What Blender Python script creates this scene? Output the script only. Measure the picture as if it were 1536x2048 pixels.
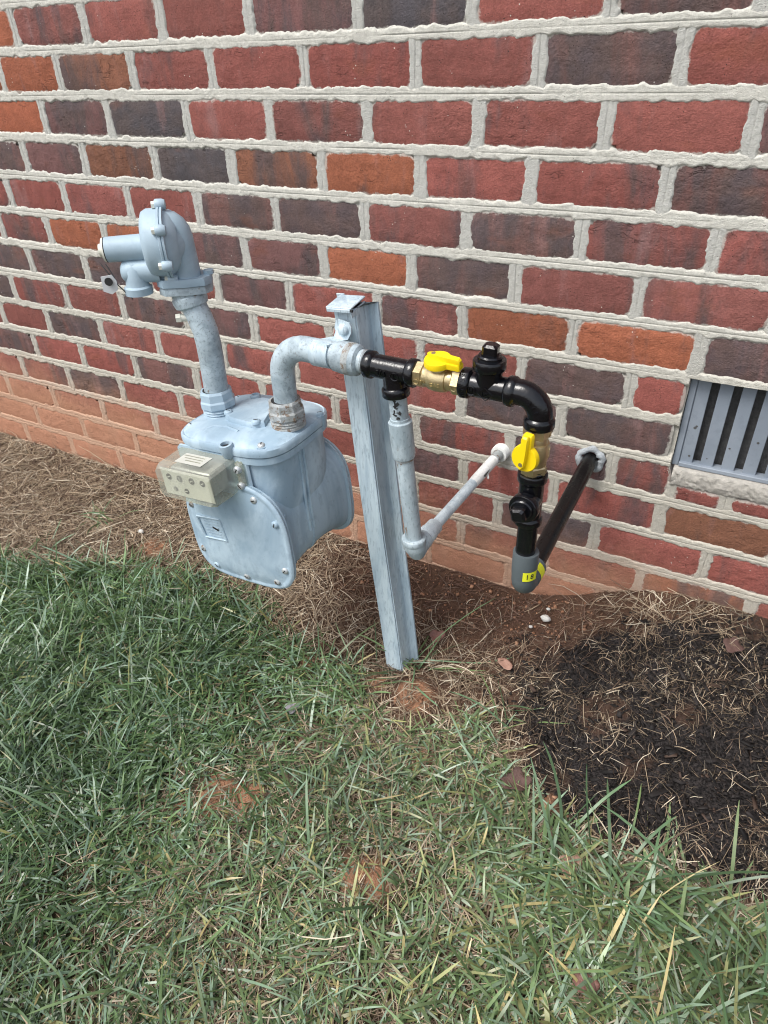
import bpy, bmesh, math, random
import numpy as np
from mathutils import Vector, Matrix, Quaternion
R=math.radians; PI=math.pi
scn=bpy.context.scene
COL=scn.collection
for o in list(bpy.data.objects): bpy.data.objects.remove(o)

# ------------------------------------------------------------------ camera
cd=bpy.data.cameras.new('camera'); cam=bpy.data.objects.new('camera',cd); COL.objects.link(cam)
cr=Vector((.8798,.4741,-.0331)); cu=Vector((-.2449,.5118,.8235)); cf=Vector((-.4074,.7164,-.5664))
M=Matrix.Identity(4)
for i in range(3): M[i][0]=cr[i]; M[i][1]=cu[i]; M[i][2]=-cf[i]
M.translation=Vector((0,-1.172,1.13))
cam.matrix_world=M
cd.sensor_fit='HORIZONTAL'; cd.sensor_width=36; cd.lens=32.0; cd.clip_start=.02; cd.clip_end=400
scn.camera=cam
# ------------------------------------------------------------------ world, sun, exposure
SUN_EL=R(58); SUN_AZ=R(212)      # open shade: soft light from above and in front of the wall
w=bpy.data.worlds.new('World'); scn.world=w; w.use_nodes=True
nt=w.node_tree; nt.nodes.clear()
sky=nt.nodes.new('ShaderNodeTexSky'); sky.sky_type='NISHITA'; sky.sun_disc=False
sky.sun_elevation=SUN_EL; sky.sun_rotation=SUN_AZ; sky.air_density=1.0; sky.dust_density=3.0; sky.ozone_density=1.0
hs=nt.nodes.new('ShaderNodeHueSaturation'); hs.inputs['Saturation'].default_value=.42
bgn=nt.nodes.new('ShaderNodeBackground'); bgn.inputs['Strength'].default_value=.135
wo=nt.nodes.new('ShaderNodeOutputWorld')
nt.links.new(sky.outputs[0],hs.inputs['Color']); nt.links.new(hs.outputs[0],bgn.inputs[0]); nt.links.new(bgn.outputs[0],wo.inputs[0])
sd=bpy.data.lights.new('sun','SUN'); sd.energy=1.4; sd.angle=R(24); sd.color=(1,.97,.92)
so=bpy.data.objects.new('sun',sd); COL.objects.link(so)
sv=Vector((math.sin(SUN_AZ)*math.cos(SUN_EL),math.cos(SUN_AZ)*math.cos(SUN_EL),math.sin(SUN_EL)))
so.rotation_euler=sv.to_track_quat('Z','Y').to_euler(); so.location=sv*6
scn.view_settings.view_transform='Standard'; scn.view_settings.look='None'
scn.view_settings.exposure=0.86; scn.view_settings.gamma=1
scn.render.engine='CYCLES'
scn.cycles.filter_width=1.1; scn.cycles.use_denoising=True; scn.cycles.max_bounces=6; scn.cycles.transparent_max_bounces=12

# ------------------------------------------------------------------ noise helpers (numpy)
def vnoise(x,y,seed=0):
    x=np.asarray(x,float); y=np.asarray(y,float)
    xi=np.floor(x).astype(np.int64); yi=np.floor(y).astype(np.int64); fx=x-xi; fy=y-yi
    fx=fx*fx*(3-2*fx); fy=fy*fy*(3-2*fy)
    def h(a,b):
        n=(a*374761393+b*668265263+seed*974634777)&0x7fffffff
        n=((n^(n>>13))*1274126177)&0x7fffffff
        n=((n^(n>>16))*1911520717)&0x7fffffff
        return ((n^(n>>15))&0xffff)/65535.0
    return (h(xi,yi)*(1-fx)+h(xi+1,yi)*fx)*(1-fy)+(h(xi,yi+1)*(1-fx)+h(xi+1,yi+1)*fx)*fy
def fnoise(x,y,seed=0,oct=3):
    s=0;a=.5;t=0
    for i in range(oct): s=s+a*vnoise(np.asarray(x)*2**i,np.asarray(y)*2**i,seed+i*17); t+=a; a*=.5
    return s/t
def sstep(t): t=np.clip(t,0,1); return t*t*(3-2*t)
rng=np.random.default_rng(7); random.seed(7)

# ------------------------------------------------------------------ materials
class NT:
    def __init__(s,name):
        s.m=bpy.data.materials.new(name); s.m.use_nodes=True; s.t=s.m.node_tree; s.t.nodes.clear()
        s.out=s.n('ShaderNodeOutputMaterial'); s.b=s.n('ShaderNodeBsdfPrincipled'); s.t.links.new(s.b.outputs[0],s.out.inputs[0])
    def n(s,k,**kw):
        x=s.t.nodes.new(k)
        for a,v in kw.items(): setattr(x,a,v)
        return x
    def put(s,sock,v):
        if v is None: return
        if isinstance(v,bpy.types.NodeSocket): s.t.links.new(v,sock)
        else:
            if isinstance(v,(tuple,list)) and sock.type=='RGBA' and len(v)==3: v=(*v,1)
            sock.default_value=v
    def pos(s): return s.n('ShaderNodeNewGeometry').outputs['Position']
    def attr(s,n,k='Color'): return s.n('ShaderNodeAttribute',attribute_name=n).outputs[k]
    def vm(s,op,a,b=None):
        x=s.n('ShaderNodeVectorMath',operation=op); s.put(x.inputs[0],a); s.put(x.inputs[1],b); return x.outputs[0]
    def ma(s,op,a,b=None,c=None,clamp=False):
        x=s.n('ShaderNodeMath',operation=op,use_clamp=clamp); s.put(x.inputs[0],a); s.put(x.inputs[1],b)
        if c is not None: s.put(x.inputs[2],c)
        return x.outputs[0]
    def noise(s,vec,scale=5,detail=3,rough=.55,dist=0):
        x=s.n('ShaderNodeTexNoise'); s.put(x.inputs['Vector'],vec); s.put(x.inputs['Scale'],scale); s.put(x.inputs['Detail'],detail); s.put(x.inputs['Roughness'],rough); s.put(x.inputs['Distortion'],dist); return x.outputs['Fac']
    def voro(s,vec,scale,out='Distance',feat='F1'):
        x=s.n('ShaderNodeTexVoronoi',feature=feat); s.put(x.inputs['Vector'],vec); s.put(x.inputs['Scale'],scale); return x.outputs[out]
    def rmp(s,f,a,b,lo=0.,hi=1.):
        x=s.n('ShaderNodeMapRange',interpolation_type='SMOOTHSTEP'); s.put(x.inputs[0],f); s.put(x.inputs[1],a); s.put(x.inputs[2],b); s.put(x.inputs[3],lo); s.put(x.inputs[4],hi); return x.outputs[0]
    def mix(s,f,a,b,mode='MIX'):
        x=s.n('ShaderNodeMix',data_type='RGBA',blend_type=mode); s.put(x.inputs[0],f); s.put(x.inputs[6],a); s.put(x.inputs[7],b); return x.outputs[2]
    def xyz(s,v):
        x=s.n('ShaderNodeSeparateXYZ'); s.put(x.inputs[0],v); return x.outputs
    def bump(s,h,d,st=1.,prev=None):
        x=s.n('ShaderNodeBump'); s.put(x.inputs['Height'],h); x.inputs['Distance'].default_value=d; x.inputs['Strength'].default_value=st
        if prev is not None: s.put(x.inputs['Normal'],prev)
        return x.outputs[0]
    def fin(s,col,rough=.6,metal=0,normal=None,**kw):
        s.put(s.b.inputs['Base Color'],col); s.put(s.b.inputs['Roughness'],rough); s.put(s.b.inputs['Metallic'],metal)
        if normal is not None: s.put(s.b.inputs['Normal'],normal)
        for k,v in kw.items(): s.put(s.b.inputs[k.replace('_',' ')],v)
        return s.m

def clay_mask(N,P):
    x,y,z=N.xyz(P)[:3]
    top=N.n('ShaderNodeMapRange'); N.put(top.inputs[0],x); N.put(top.inputs[1],-1.9); N.put(top.inputs[2],-.25); N.put(top.inputs[3],.40); N.put(top.inputs[4],.262)
    d=N.ma('SUBTRACT',top.outputs[0],z)
    d=N.ma('MULTIPLY_ADD',d,1/.17,.30)
    n=N.noise(P,7,4,.6); n2=N.noise(P,60,2,.6)
    d=N.ma('ADD',d,N.ma('MULTIPLY_ADD',n,.9,-.45)); d=N.ma('ADD',d,N.ma('MULTIPLY_ADD',n2,.3,-.15))
    m=N.rmp(d,.0,1.15,0,.80)
    # thin out on the right, beside the mulch
    return N.ma('MULTIPLY',m,N.rmp(x,-.12,.12,1.,.22))
CLAY=(.47,.185,.088)
def mk_brick():
    N=NT('brick'); P=N.pos(); A=N.n('ShaderNodeAttribute',attribute_name='tint'); sd=N.attr('seed','Fac')
    off=N.n('ShaderNodeCombineXYZ'); N.put(off.inputs[0],N.ma('MULTIPLY',sd,37.)); N.put(off.inputs[1],N.ma('MULTIPLY',sd,11.)); N.put(off.inputs[2],N.ma('MULTIPLY',sd,53.))
    Q=N.vm('ADD',P,off.outputs[0])
    band=N.noise(N.vm('MULTIPLY',Q,(13,1,3.6)),1.,5,.62,.5)
    m=N.ma('MULTIPLY_ADD',N.ma('SUBTRACT',band,.5),8.,N.ma('MULTIPLY_ADD',A.outputs['Alpha'],2.6,-1.45))
    m=N.rmp(m,-.75,.75)
    dark=N.mix(N.rmp(N.noise(Q,22,3),.35,.65),(.098,.075,.069),(.078,.070,.075))
    c=N.mix(N.ma('MULTIPLY',m,.80),A.outputs['Color'],dark)
    pk=N.noise(N.vm('MULTIPLY',Q,(19,1,4.5)),1.,5,.65,.4)
    c=N.mix(N.rmp(pk,.54,.74,0,.6),c,(.26,.150,.142))
    mott=N.noise(Q,42,5,.65)
    c=N.mix(1.,c,N.mix(mott,(.55,.54,.54),(1.45,1.44,1.44)),'MULTIPLY')
    fine=N.noise(Q,330,3,.75); c=N.mix(1.,c,N.mix(N.rmp(fine,.25,.75),(.80,.79,.79),(1.20,1.20,1.20)),'MULTIPLY')
    oj=N.noise(N.vm('MULTIPLY',Q,(8,1,14)),1.,3,.6)
    c=N.mix(N.rmp(oj,.6,.75,0,.35),c,(.25,.085,.045))
    # pores and crumbs of mortar
    v=N.voro(Q,210); c=N.mix(N.ma('MULTIPLY',N.rmp(v,.10,.2,1,0),N.rmp(N.noise(Q,37,1),.55,.62)),c,(.03,.02,.018))
    v2=N.voro(N.vm('ADD',Q,(3,1,7)),120); sp=N.ma('MULTIPLY',N.rmp(v2,.08,.15,1,0),N.rmp(N.noise(Q,26,2),.60,.66)); c=N.mix(sp,c,(.55,.53,.48))
    ed=N.attr('edge','Fac')
    hz=N.ma('MULTIPLY',N.rmp(N.ma('ADD',ed,N.ma('MULTIPLY_ADD',N.noise(Q,95,3,.7),.014,-.007)),.0025,.0065,1,0),.7)
    c=N.mix(hz,c,(.50,.48,.43))
    cm=clay_mask(N,P); c=N.mix(cm,c,N.mix(1.,N.mix(mott,(.36,.175,.100),(.53,.285,.180)),N.mix(fine,(.7,.7,.7),(1.3,1.3,1.3)),'MULTIPLY'))
    h=N.ma('ADD',N.ma('MULTIPLY',N.noise(N.vm('MULTIPLY',Q,(1,1,.6)),150,4,.7),.5),N.ma('MULTIPLY',N.noise(Q,480,2,.6),.3))
    h=N.ma('ADD',h,N.ma('MULTIPLY',N.noise(N.vm('MULTIPLY',Q,(.9,1,1.2)),60,4,.62,.0),N.rmp(N.noise(Q,9,2),.38,.66,.15,.85)))
    cr=N.voro(N.vm('ADD',N.vm('MULTIPLY',Q,(14,1,40)),N.vm('MULTIPLY',N.n('ShaderNodeTexNoise').outputs['Color'],(2,2,2))),1.,'Distance','DISTANCE_TO_EDGE')
    crk=N.ma('MULTIPLY',N.rmp(cr,.0,.03,1,0),N.rmp(N.noise(Q,15,2),.60,.68))
    h=N.ma('SUBTRACT',h,N.ma('MULTIPLY',crk,.5))
    c=N.mix(N.ma('MULTIPLY',crk,.28),c,(.05,.025,.02))  # crack shadow mixed into the brick colour
    return N.fin(c,N.ma('MULTIPLY_ADD',mott,.3,.62),0,N.bump(h,.0045,.9),Specular_IOR_Level=.25)
def mk_mortar():
    N=NT('mortar'); P=N.pos()
    a=N.noise(P,26,4,.6); b=N.noise(P,230,3,.7)
    c=N.mix(a,(.55,.54,.485),(.76,.745,.67))
    hj=N.attr('hj','Fac'); c=N.mix(N.ma('MULTIPLY',hj,.6),c,(.46,.465,.445))  # head joints greyed: their shade is mixed into the mortar colour
    c=N.mix(N.rmp(b,.3,.7,.3,0),c,(.25,.24,.21))
    gv=N.attr('groove','Fac'); 
    v=N.voro(P,160); c=N.mix(N.ma('MULTIPLY',N.rmp(v,.06,.13,1,0),N.rmp(N.noise(P,31,1),.52,.6)),c,(.10,.095,.085))
    x=N.xyz(P)
    low=N.rmp(x[2],.95,.25,0,.45); c=N.mix(low,c,(.42,.36,.27))
    c=N.mix(clay_mask(N,P),c,N.mix(b,(.42,.225,.135),(.60,.345,.225)))
    h=N.ma('ADD',N.ma('MULTIPLY',b,.6),N.noise(P,700,2,.6))
    return N.fin(c,.9,0,N.bump(h,.0022,.9),Specular_IOR_Level=.2)
def mk_paint(name,base,dk,lt,bump=.0012,scale=14,rough=.5,rust=0.,streak=(1,1,1),fine=.7):
    N=NT(name); P=N.vm('MULTIPLY',N.pos(),streak)
    a=N.noise(P,scale,5,.62,.8); b=N.noise(P,scale*7,4,.7); d=N.noise(N.vm('ADD',P,(5,3,1)),scale*.45,2)
    c=N.mix(N.rmp(a,.36,.60),base,lt); c=N.mix(N.rmp(b,.50,.68,0,fine),c,dk); c=N.mix(N.rmp(d,.42,.72,0,.5),c,dk)
    sp=N.ma('MULTIPLY',N.rmp(N.voro(P,150),.06,.14,1,0),N.rmp(N.noise(P,23,1),.56,.62)); c=N.mix(N.ma('MULTIPLY',sp,fine),c,(.12,.13,.14))
    if rust>0: c=N.mix(N.rmp(N.noise(N.vm('ADD',P,(1,8,2)),scale*2.4,4,.7),.64-.2*rust,.74-.2*rust,0,.85),c,(.16,.095,.05))
    return N.fin(c,N.ma('MULTIPLY_ADD',b,.3,rough-.12),0,N.bump(N.ma('ADD',a,N.ma('MULTIPLY',b,.6)),bump,.6))
def mk_simple(name,col,rough=.5,metal=0,var=.15,scale=40,bump=0.,**kw):
    N=NT(name); P=N.pos(); n=N.noise(P,scale,4,.6)
    c=N.mix(n,tuple(v*(1-var) for v in col),tuple(min(1,v*(1+var)) for v in col))
    nm=N.bump(N.noise(P,scale*6,3,.6),bump,.7) if bump else None
    return N.fin(c,N.ma('MULTIPLY_ADD',n,.2,rough-.1),metal,nm,**kw)
def mk_attr(name,rough=.55,transl=.25,spec=.4,var=.25):
    N=NT(name); c=N.attr('col'); n=N.noise(N.pos(),90,2); c=N.mix(1.,c,N.mix(n,(1-var,)*3,(1+var,)*3),'MULTIPLY')
    N.fin(c,rough,0,None,Specular_IOR_Level=spec)
    if transl>0:
        t=N.n('ShaderNodeBsdfTranslucent'); N.put(t.inputs[0],c); x=N.n('ShaderNodeMixShader'); x.inputs[0].default_value=transl
        N.t.links.new(N.b.outputs[0],x.inputs[1]); N.t.links.new(t.outputs[0],x.inputs[2]); N.t.links.new(x.outputs[0],N.out.inputs[0])
    return N.m
def mk_ground():
    N=NT('soil'); P=N.pos(); Z=N.n('ShaderNodeAttribute',attribute_name='zone'); s=N.n('ShaderNodeSeparateColor'); N.put(s.inputs[0],Z.outputs['Color'])
    a=N.noise(P,38,5,.7); b=N.noise(P,210,4,.7)
    c=N.mix(a,(.055,.032,.022),(.165,.092,.060))
    c=N.mix(N.ma('MULTIPLY',s.outputs[0],.85),c,N.mix(a,(.035,.034,.018),(.10,.075,.04)))
    c=N.mix(N.rmp(N.ma('ADD',s.outputs[2],N.ma('MULTIPLY_ADD',a,.8,-.4)),.3,.75),c,N.mix(b,(.22,.105,.06),(.48,.26,.155)))
    c=N.mix(N.rmp(N.ma('ADD',s.outputs[1],N.ma('MULTIPLY_ADD',a,.7,-.35)),.30,.85),c,N.mix(N.rmp(b,.35,.65),(.004,.004,.0045),(.055,.047,.045)))
    h=N.ma('ADD',N.ma('MULTIPLY',a,1.2),b)
    return N.fin(c,.92,0,N.bump(h,.008,1.),Specular_IOR_Level=.2)
MAT=dict(brick=mk_brick(),mortar=mk_mortar(),ground=mk_ground(),
 paint=mk_paint('grey_paint',(.30,.415,.51),(.205,.285,.355),(.49,.615,.70),.0012,8,.46,.0,(1,1,.6),.38),
 pipe=mk_paint('pipe_paint',(.30,.375,.42),(.17,.205,.225),(.45,.54,.59),.0016,30,.5,.12),
 nut=mk_paint('nut_paint',(.30,.32,.31),(.16,.155,.14),(.42,.45,.46),.002,38,.55,.55),
 reg=mk_paint('regulator_paint',(.29,.39,.465),(.23,.315,.38),(.36,.465,.54),.0005,9,.48,0.,(1,1,1),.2),
 post=mk_paint('galvanised',(.36,.46,.53),(.22,.285,.34),(.52,.62,.67),.0012,26,.42,.0,(1.6,1.6,.22)),
 galv=mk_paint('galvanised_pipe',(.31,.385,.425),(.21,.255,.28),(.45,.53,.57),.0012,30,.42,.08,(1,1,.45)),
 white=mk_paint('white_paint',(.74,.75,.72),(.55,.55,.52),(.84,.84,.81),.0012,40,.6),
 spot=mk_paint('spotted_paint',(.56,.65,.70),(.22,.28,.33),(.66,.74,.77),.0012,60,.5),
 black=mk_simple('black_enamel',(.004,.0042,.006),.17,0,.2,30,.0006,Specular_IOR_Level=.5),
 blackm=mk_simple('black_pipe_coat',(.0045,.0042,.0045),.27,0,.3,25,.0006),
 brass=mk_simple('brass',(.58,.47,.27),.36,.85,.15,30,.0006),
 yellow=mk_simple('yellow_plastic',(.86,.62,.006),.42,0,.05,20,.0003),
 pvc=mk_simple('grey_plastic',(.095,.115,.125),.45,0,.1,20,.0003),
 label=mk_simple('yellow_label',(.80,.82,.03),.5,0,.05,20),
 ink=mk_simple('ink',(.02,.02,.02),.6),
 zinc=mk_simple('zinc',(.50,.53,.54),.45,.5,.2,60,.0006),
 cream=mk_simple('cream_plastic',(.66,.66,.58),.5,0,.1,40),
 foam=mk_simple('sealant',(.40,.43,.45),.7,0,.6,90,.006),
 dark=mk_simple('dark_seal_and_hole_shade',(.012,.012,.013),.8),  # near-black seals, and the shade painted into holes and slots
 mesh=mk_simple('dark_screen',(.085,.085,.085),.7,0,.8,120,.002),
 vent=mk_paint('vent_paint',(.215,.25,.295),(.165,.19,.225),(.25,.285,.33),.0003,8,.5,0.,(1,1,1),.3),
 dial=mk_simple('dial_card',(.72,.74,.70),.6,0,.06,50),
 sticker=mk_simple('paper',(.50,.50,.45),.7,0,.1,80),
 tag=mk_simple('clear_tag',(.55,.57,.58),.25),
 grass=mk_attr('grass_blade',.34,.20,.6), straw=mk_attr('straw',.7,.1,.25), chip=mk_attr('bark',.75,0,.35,.4),
 stone=mk_simple('pebble',(.58,.57,.53),.7,0,.2,120,.002),
 concrete=mk_simple('parge',(.50,.47,.42),.9,0,.45,110,.006),
 leaf1=mk_simple('brown_leaf',(.105,.058,.048),.7,0,.5,70,.003), leaf2=mk_simple('red_leaf',(.20,.095,.075),.6,0,.25,70,.002), leaf3=mk_simple('mauve_leaf',(.27,.25,.28),.6,0,.3,80,.002),leaf4=mk_simple('tan_leaf',(.33,.19,.14),.6,0,.3,80,.002))
def mk_cover():
    N=NT('yellowed_clear_plastic'); P=N.pos(); n=N.noise(P,30,3,.6); s=N.noise(P,28,2,.5)
    c=N.mix(n,(.44,.44,.385),(.55,.555,.50))
    N.fin(c,.32,0,None,Specular_IOR_Level=.5)
    t=N.n('ShaderNodeBsdfTransparent'); t.inputs[0].default_value=(.93,.93,.84,1); x=N.n('ShaderNodeMixShader')
    N.put(x.inputs[0],N.rmp(s,.3,.7,.28,.44)); N.t.links.new(t.outputs[0],x.inputs[1]); N.t.links.new(N.b.outputs[0],x.inputs[2]); N.t.links.new(x.outputs[0],N.out.inputs[0]); return N.m
MAT['cover']=mk_cover()

# ------------------------------------------------------------------ object helpers
def tag(o,label=None,cat=None,group=None,kind=None):
    for k,v in (('label',label),('category',cat),('group',group),('kind',kind)):
        if v: o[k]=v
    return o
def thing(name,loc,label,cat,group=None):
    o=bpy.data.objects.new(name,None); o.empty_display_size=.02; COL.objects.link(o); o.location=loc; o['org']=list(loc)
    del o['org']; ORG[o.name]=Vector(loc); return tag(o,label,cat,group)
ORG={}
def org(o): return ORG[o.name]
class B:
    """collects shapes in world coordinates; build() links them as one mesh object"""
    def __init__(s,xf=None): s.bm=bmesh.new(); s.xf=xf
    def v(s,p): 
        p=Vector(p); return s.bm.verts.new(s.xf@p if s.xf else p)
    def grid(s,rings,closed=True,cap0=False,cap1=False):
        vs=[[s.v(p) for p in r] for r in rings]; n=len(vs[0])
        for i in range(len(vs)-1):
            for j in range(n if closed else n-1):
                k=(j+1)%n
                try: s.bm.faces.new((vs[i][j],vs[i][k],vs[i+1][k],vs[i+1][j]))
                except ValueError: pass
        if cap0: s.bm.faces.new(list(reversed(vs[0])))
        if cap1: s.bm.faces.new(vs[-1])
        return s
    def lathe(s,prof,o,ax,seg=28,cap0=True,cap1=True,ph=0.,sq=None):
        o=Vector(o); ax=Vector(ax).normalized(); u=ax.orthogonal().normalized() if abs(ax.z)<.99 else Vector((1,0,0)); u=(u-ax*u.dot(ax)).normalized(); v=ax.cross(u)
        rs=[]
        for t,r in prof:
            r=max(r,1e-5); rs.append([o+ax*t+u*(r*math.cos(2*PI*j/seg+ph))+v*(r*math.sin(2*PI*j/seg+ph)) for j in range(seg)])
        return s.grid(rs,True,cap0,cap1)
    def tube(s,pts,rad,seg=20,cap=True):
        pts=[Vector(p) for p in pts]; n=len(pts); rs=[]; u=None
        for i,p in enumerate(pts):
            t=(pts[min(i+1,n-1)]-pts[max(i-1,0)]).normalized()
            if u is None: u=t.orthogonal().normalized()
            u=(u-t*u.dot(t)).normalized(); v=t.cross(u); r=rad[i] if isinstance(rad,(list,tuple)) else rad
            rs.append([p+u*(r*math.cos(2*PI*j/seg))+v*(r*math.sin(2*PI*j/seg)) for j in range(seg)])
        return s.grid(rs,True,cap,cap)
    def box(s,c,d,rot=None,bev=0.):
        c=Vector(c); hx,hy,hz=d[0]/2,d[1]/2,d[2]/2; q=rot if rot else Quaternion()
        b=min(bev,hx*.9,hy*.9,hz*.9)
        def ring(ix,iy,z): 
            k=b
            return [c+q@Vector(p) for p in ((ix,iy-k,z),(ix-k,iy,z),(-ix+k,iy,z),(-ix,iy-k,z),(-ix,-iy+k,z),(-ix+k,-iy,z),(ix-k,-iy,z),(ix,-iy+k,z))]
        if b<=0:
            r=lambda z:[c+q@Vector(p) for p in ((hx,hy,z),(-hx,hy,z),(-hx,-hy,z),(hx,-hy,z))]
            return s.grid([r(-hz),r(hz)],True,True,True)
        return s.grid([ring(hx-b,hy-b,-hz),ring(hx,hy,-hz+b),ring(hx,hy,hz-b),ring(hx-b,hy-b,hz)],True,True,True)
    def prism(s,out,o,ux,uy,d,inset=0.):
        """2-D outline extruded by vector d; inset bevels the far end"""
        o=Vector(o);ux=Vector(ux);uy=Vector(uy);d=Vector(d)
        cx=sum(p[0] for p in out)/len(out); cy=sum(p[1] for p in out)/len(out)
        def r(k,sc): return [o+ux*(cx+(p[0]-cx)*sc)+uy*(cy+(p[1]-cy)*sc)+d*k for p in out]
        rs=[r(0,1)]
        if inset>0: rs+= [r(.65,1),r(1,1-inset)]
        else: rs.append(r(1,1))
        return s.grid(rs,True,True,True)
    def build(s,name,mat,parent=None,loc=None,smooth=35,label=None):
        o0=org(parent) if parent else Vector(loc if loc is not None else (0,0,0))
        bmesh.ops.translate(s.bm,verts=s.bm.verts,vec=-o0)
        bmesh.ops.recalc_face_normals(s.bm,faces=s.bm.faces)
        me=bpy.data.meshes.new(name); s.bm.to_mesh(me); s.bm.free()
        if smooth: 
            me.polygons.foreach_set('use_smooth',[True]*len(me.polygons)); me.set_sharp_from_angle(angle=R(smooth))
        me.materials.append(MAT[mat]); o=bpy.data.objects.new(name,me); COL.objects.link(o)
        ORG[o.name]=o0
        if parent: o.parent=parent
        else: o.location=o0
        if label: o['label']=label
        return o
def raw_mesh(name,verts,faces_flat,nper,mat,smooth=False,colors=None,attrs=None):
    me=bpy.data.meshes.new(name); nv=len(verts); nf=len(faces_flat)//nper
    me.vertices.add(nv); me.vertices.foreach_set('co',np.asarray(verts,np.float32).ravel())
    me.loops.add(len(faces_flat)); me.loops.foreach_set('vertex_index',np.asarray(faces_flat,np.int32))
    me.polygons.add(nf); me.polygons.foreach_set('loop_start',np.arange(0,nf*nper,nper,dtype=np.int32)); me.polygons.foreach_set('loop_total',np.full(nf,nper,np.int32))
    if smooth: me.polygons.foreach_set('use_smooth',np.ones(nf,bool))
    me.update(calc_edges=True)
    if colors is not None:
        for k,c in colors.items():
            a=me.attributes.new(k,'FLOAT_COLOR','POINT'); a.data.foreach_set('color',np.asarray(c,np.float32).ravel())
    if attrs is not None:
        for k,c in attrs.items():
            a=me.attributes.new(k,'FLOAT','POINT'); a.data.foreach_set('value',np.asarray(c,np.float32).ravel())
    me.materials.append(MAT[mat]); me.validate(); o=bpy.data.objects.new(name,me); COL.objects.link(o); ORG[o.name]=Vector((0,0,0)); return o
def letters(b,txt,size,o,ux,uy,depth):
    """raised lettering: adds extruded glyphs to builder b; ux,uy span the surface"""
    cu=bpy.data.curves.new('t','FONT'); cu.body=txt; cu.size=size; cu.extrude=depth; cu.align_x='CENTER'; cu.align_y='CENTER'; cu.resolution_u=2
    ob=bpy.data.objects.new('t',cu); me=ob.to_mesh()
    o=Vector(o);ux=Vector(ux).normalized();uy=Vector(uy).normalized();uz=ux.cross(uy)
    vs=[b.v(o+ux*v.co.x+uy*v.co.y+uz*v.co.z) for v in me.vertices]
    for f in me.polygons:
        try: b.bm.faces.new([vs[i] for i in f.vertices])
        except ValueError: pass
    ob.to_mesh_clear(); bpy.data.objects.remove(ob); bpy.data.curves.remove(cu)
def arc(c,u,v,r,a0,a1,n):
    c=Vector(c);u=Vector(u);v=Vector(v); return [c+u*(r*math.cos(a0+(a1-a0)*i/n))+v*(r*math.sin(a0+(a1-a0)*i/n)) for i in range(n+1)]

# ------------------------------------------------------------------ ground
def gz(x,y):
    x=np.asarray(x,float); y=np.asarray(y,float)
    z=.09+.13*np.maximum(y,-.5)+.05*np.clip(y+.5,-3,0)
    return z+.115*sstep((x+.32)/.34)*np.exp(np.minimum(y,0)/.25)*(1-sstep((x-2.)/2.))
LBX=[-9,-1.9,-1.584,-1.282,-1.02,-.74,-.56,-.50,-.44,-.38,-.30,-.235,-.176,-.116,.027,.235,.5,9]
LBY=[-.5,-.5,-.43,-.285,-.262,-.29,-.33,-.37,-.43,-.42,-.33,-.35,-.41,-.47,-.478,-.482,-.50,-.5]
def lawn_edge(x,y): return np.interp(x,LBX,LBY)+.05*(fnoise(np.asarray(x)*14,np.asarray(y)*14,5)-.5)
CLAYP=[(-.415,-.350,.045,.04,1.),(-.50,-.352,.03,.025,.8),(-1.233,-.223,.05,.035,1.),(-1.17,-.285,.045,.02,.9),(-.635,-.695,.075,.05,1.),(-.60,-.67,.05,.04,.9),(-.70,-.74,.04,.03,.6),(-.335,-.70,.06,.045,.9),(-.466,-.66,.04,.03,.4),(-.096,-.453,.03,.02,1.),(-.56,-.53,.03,.03,.5),(-.34,-.47,.03,.06,.6),(-.66,-.37,.03,.03,.6)]
def clay(x,y):
    x=np.asarray(x,float);y=np.asarray(y,float); s=np.zeros_like(x)
    for a,b,rx,ry,k in CLAYP: s=np.maximum(s,k*np.exp(-(((x-a)/rx)**2+((y-b)/ry)**2)**1.2))
    return s
def lawn(x,y):
    e=lawn_edge(x,y)-y
    return sstep(e/.05+.3)*(1-.92*clay(x,y))
def mulch(x,y):
    x=np.asarray(x,float);y=np.asarray(y,float)
    ex=np.interp(y,[-.6,-.46,-.36,-.25,-.12,-.05,0],[-.06,-.13,-.235,-.25,-.19,-.04,.08])
    n=.10*(fnoise(x*11,y*11,9)-.5)
    return (.55+.45*sstep((fnoise(x*7,y*7,19,3)-.36)/.12))*sstep((x-ex+n*2.6)/.16+.35)*sstep((y-np.interp(x,[-.12,.027,.235],[-.475,-.47,-.475])+n*.5)/.05+.5)*(1-.9*sstep((x-2.5)/1.))
def redzone(x,y):
    return sstep((np.asarray(y)+.26)/.15)*sstep((np.asarray(x)+.90)/.35)*(1-sstep((np.asarray(x)+.24)/.20))
xs=np.concatenate([-np.geomspace(80,2.6,26),np.arange(-2.55,.75,.0085),np.geomspace(.78,80,28)])
ys=np.concatenate([-np.geomspace(90,1.5,26),np.arange(-1.46,.03,.0085),[.06]])
X,Y=np.meshgrid(xs,ys); near=((X>-2.6)&(X<.8)&(Y>-1.5))
Z=gz(X,Y)+near*(.010*(fnoise(X*26,Y*26,1,4)-.5)+.012*clay(X,Y)*(fnoise(X*60,Y*60,3,3))+.009*mulch(X,Y)*(fnoise(X*24,Y*24,4,4)-.3))
nx,ny=len(xs),len(ys); idx=np.arange(nx*ny).reshape(ny,nx)
F=np.stack([idx[:-1,:-1],idx[:-1,1:],idx[1:,1:],idx[1:,:-1]],-1).reshape(-1)
zone=np.stack([lawn(X,Y),mulch(X,Y),np.maximum(clay(X,Y),.25*redzone(X,Y)+.0*X),np.ones_like(X)],-1).reshape(-1,4)
ground=raw_mesh('ground',np.stack([X,Y,Z],-1).reshape(-1,3),F,4,'ground',True,{'zone':zone}); tag(ground,kind='structure')

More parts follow.
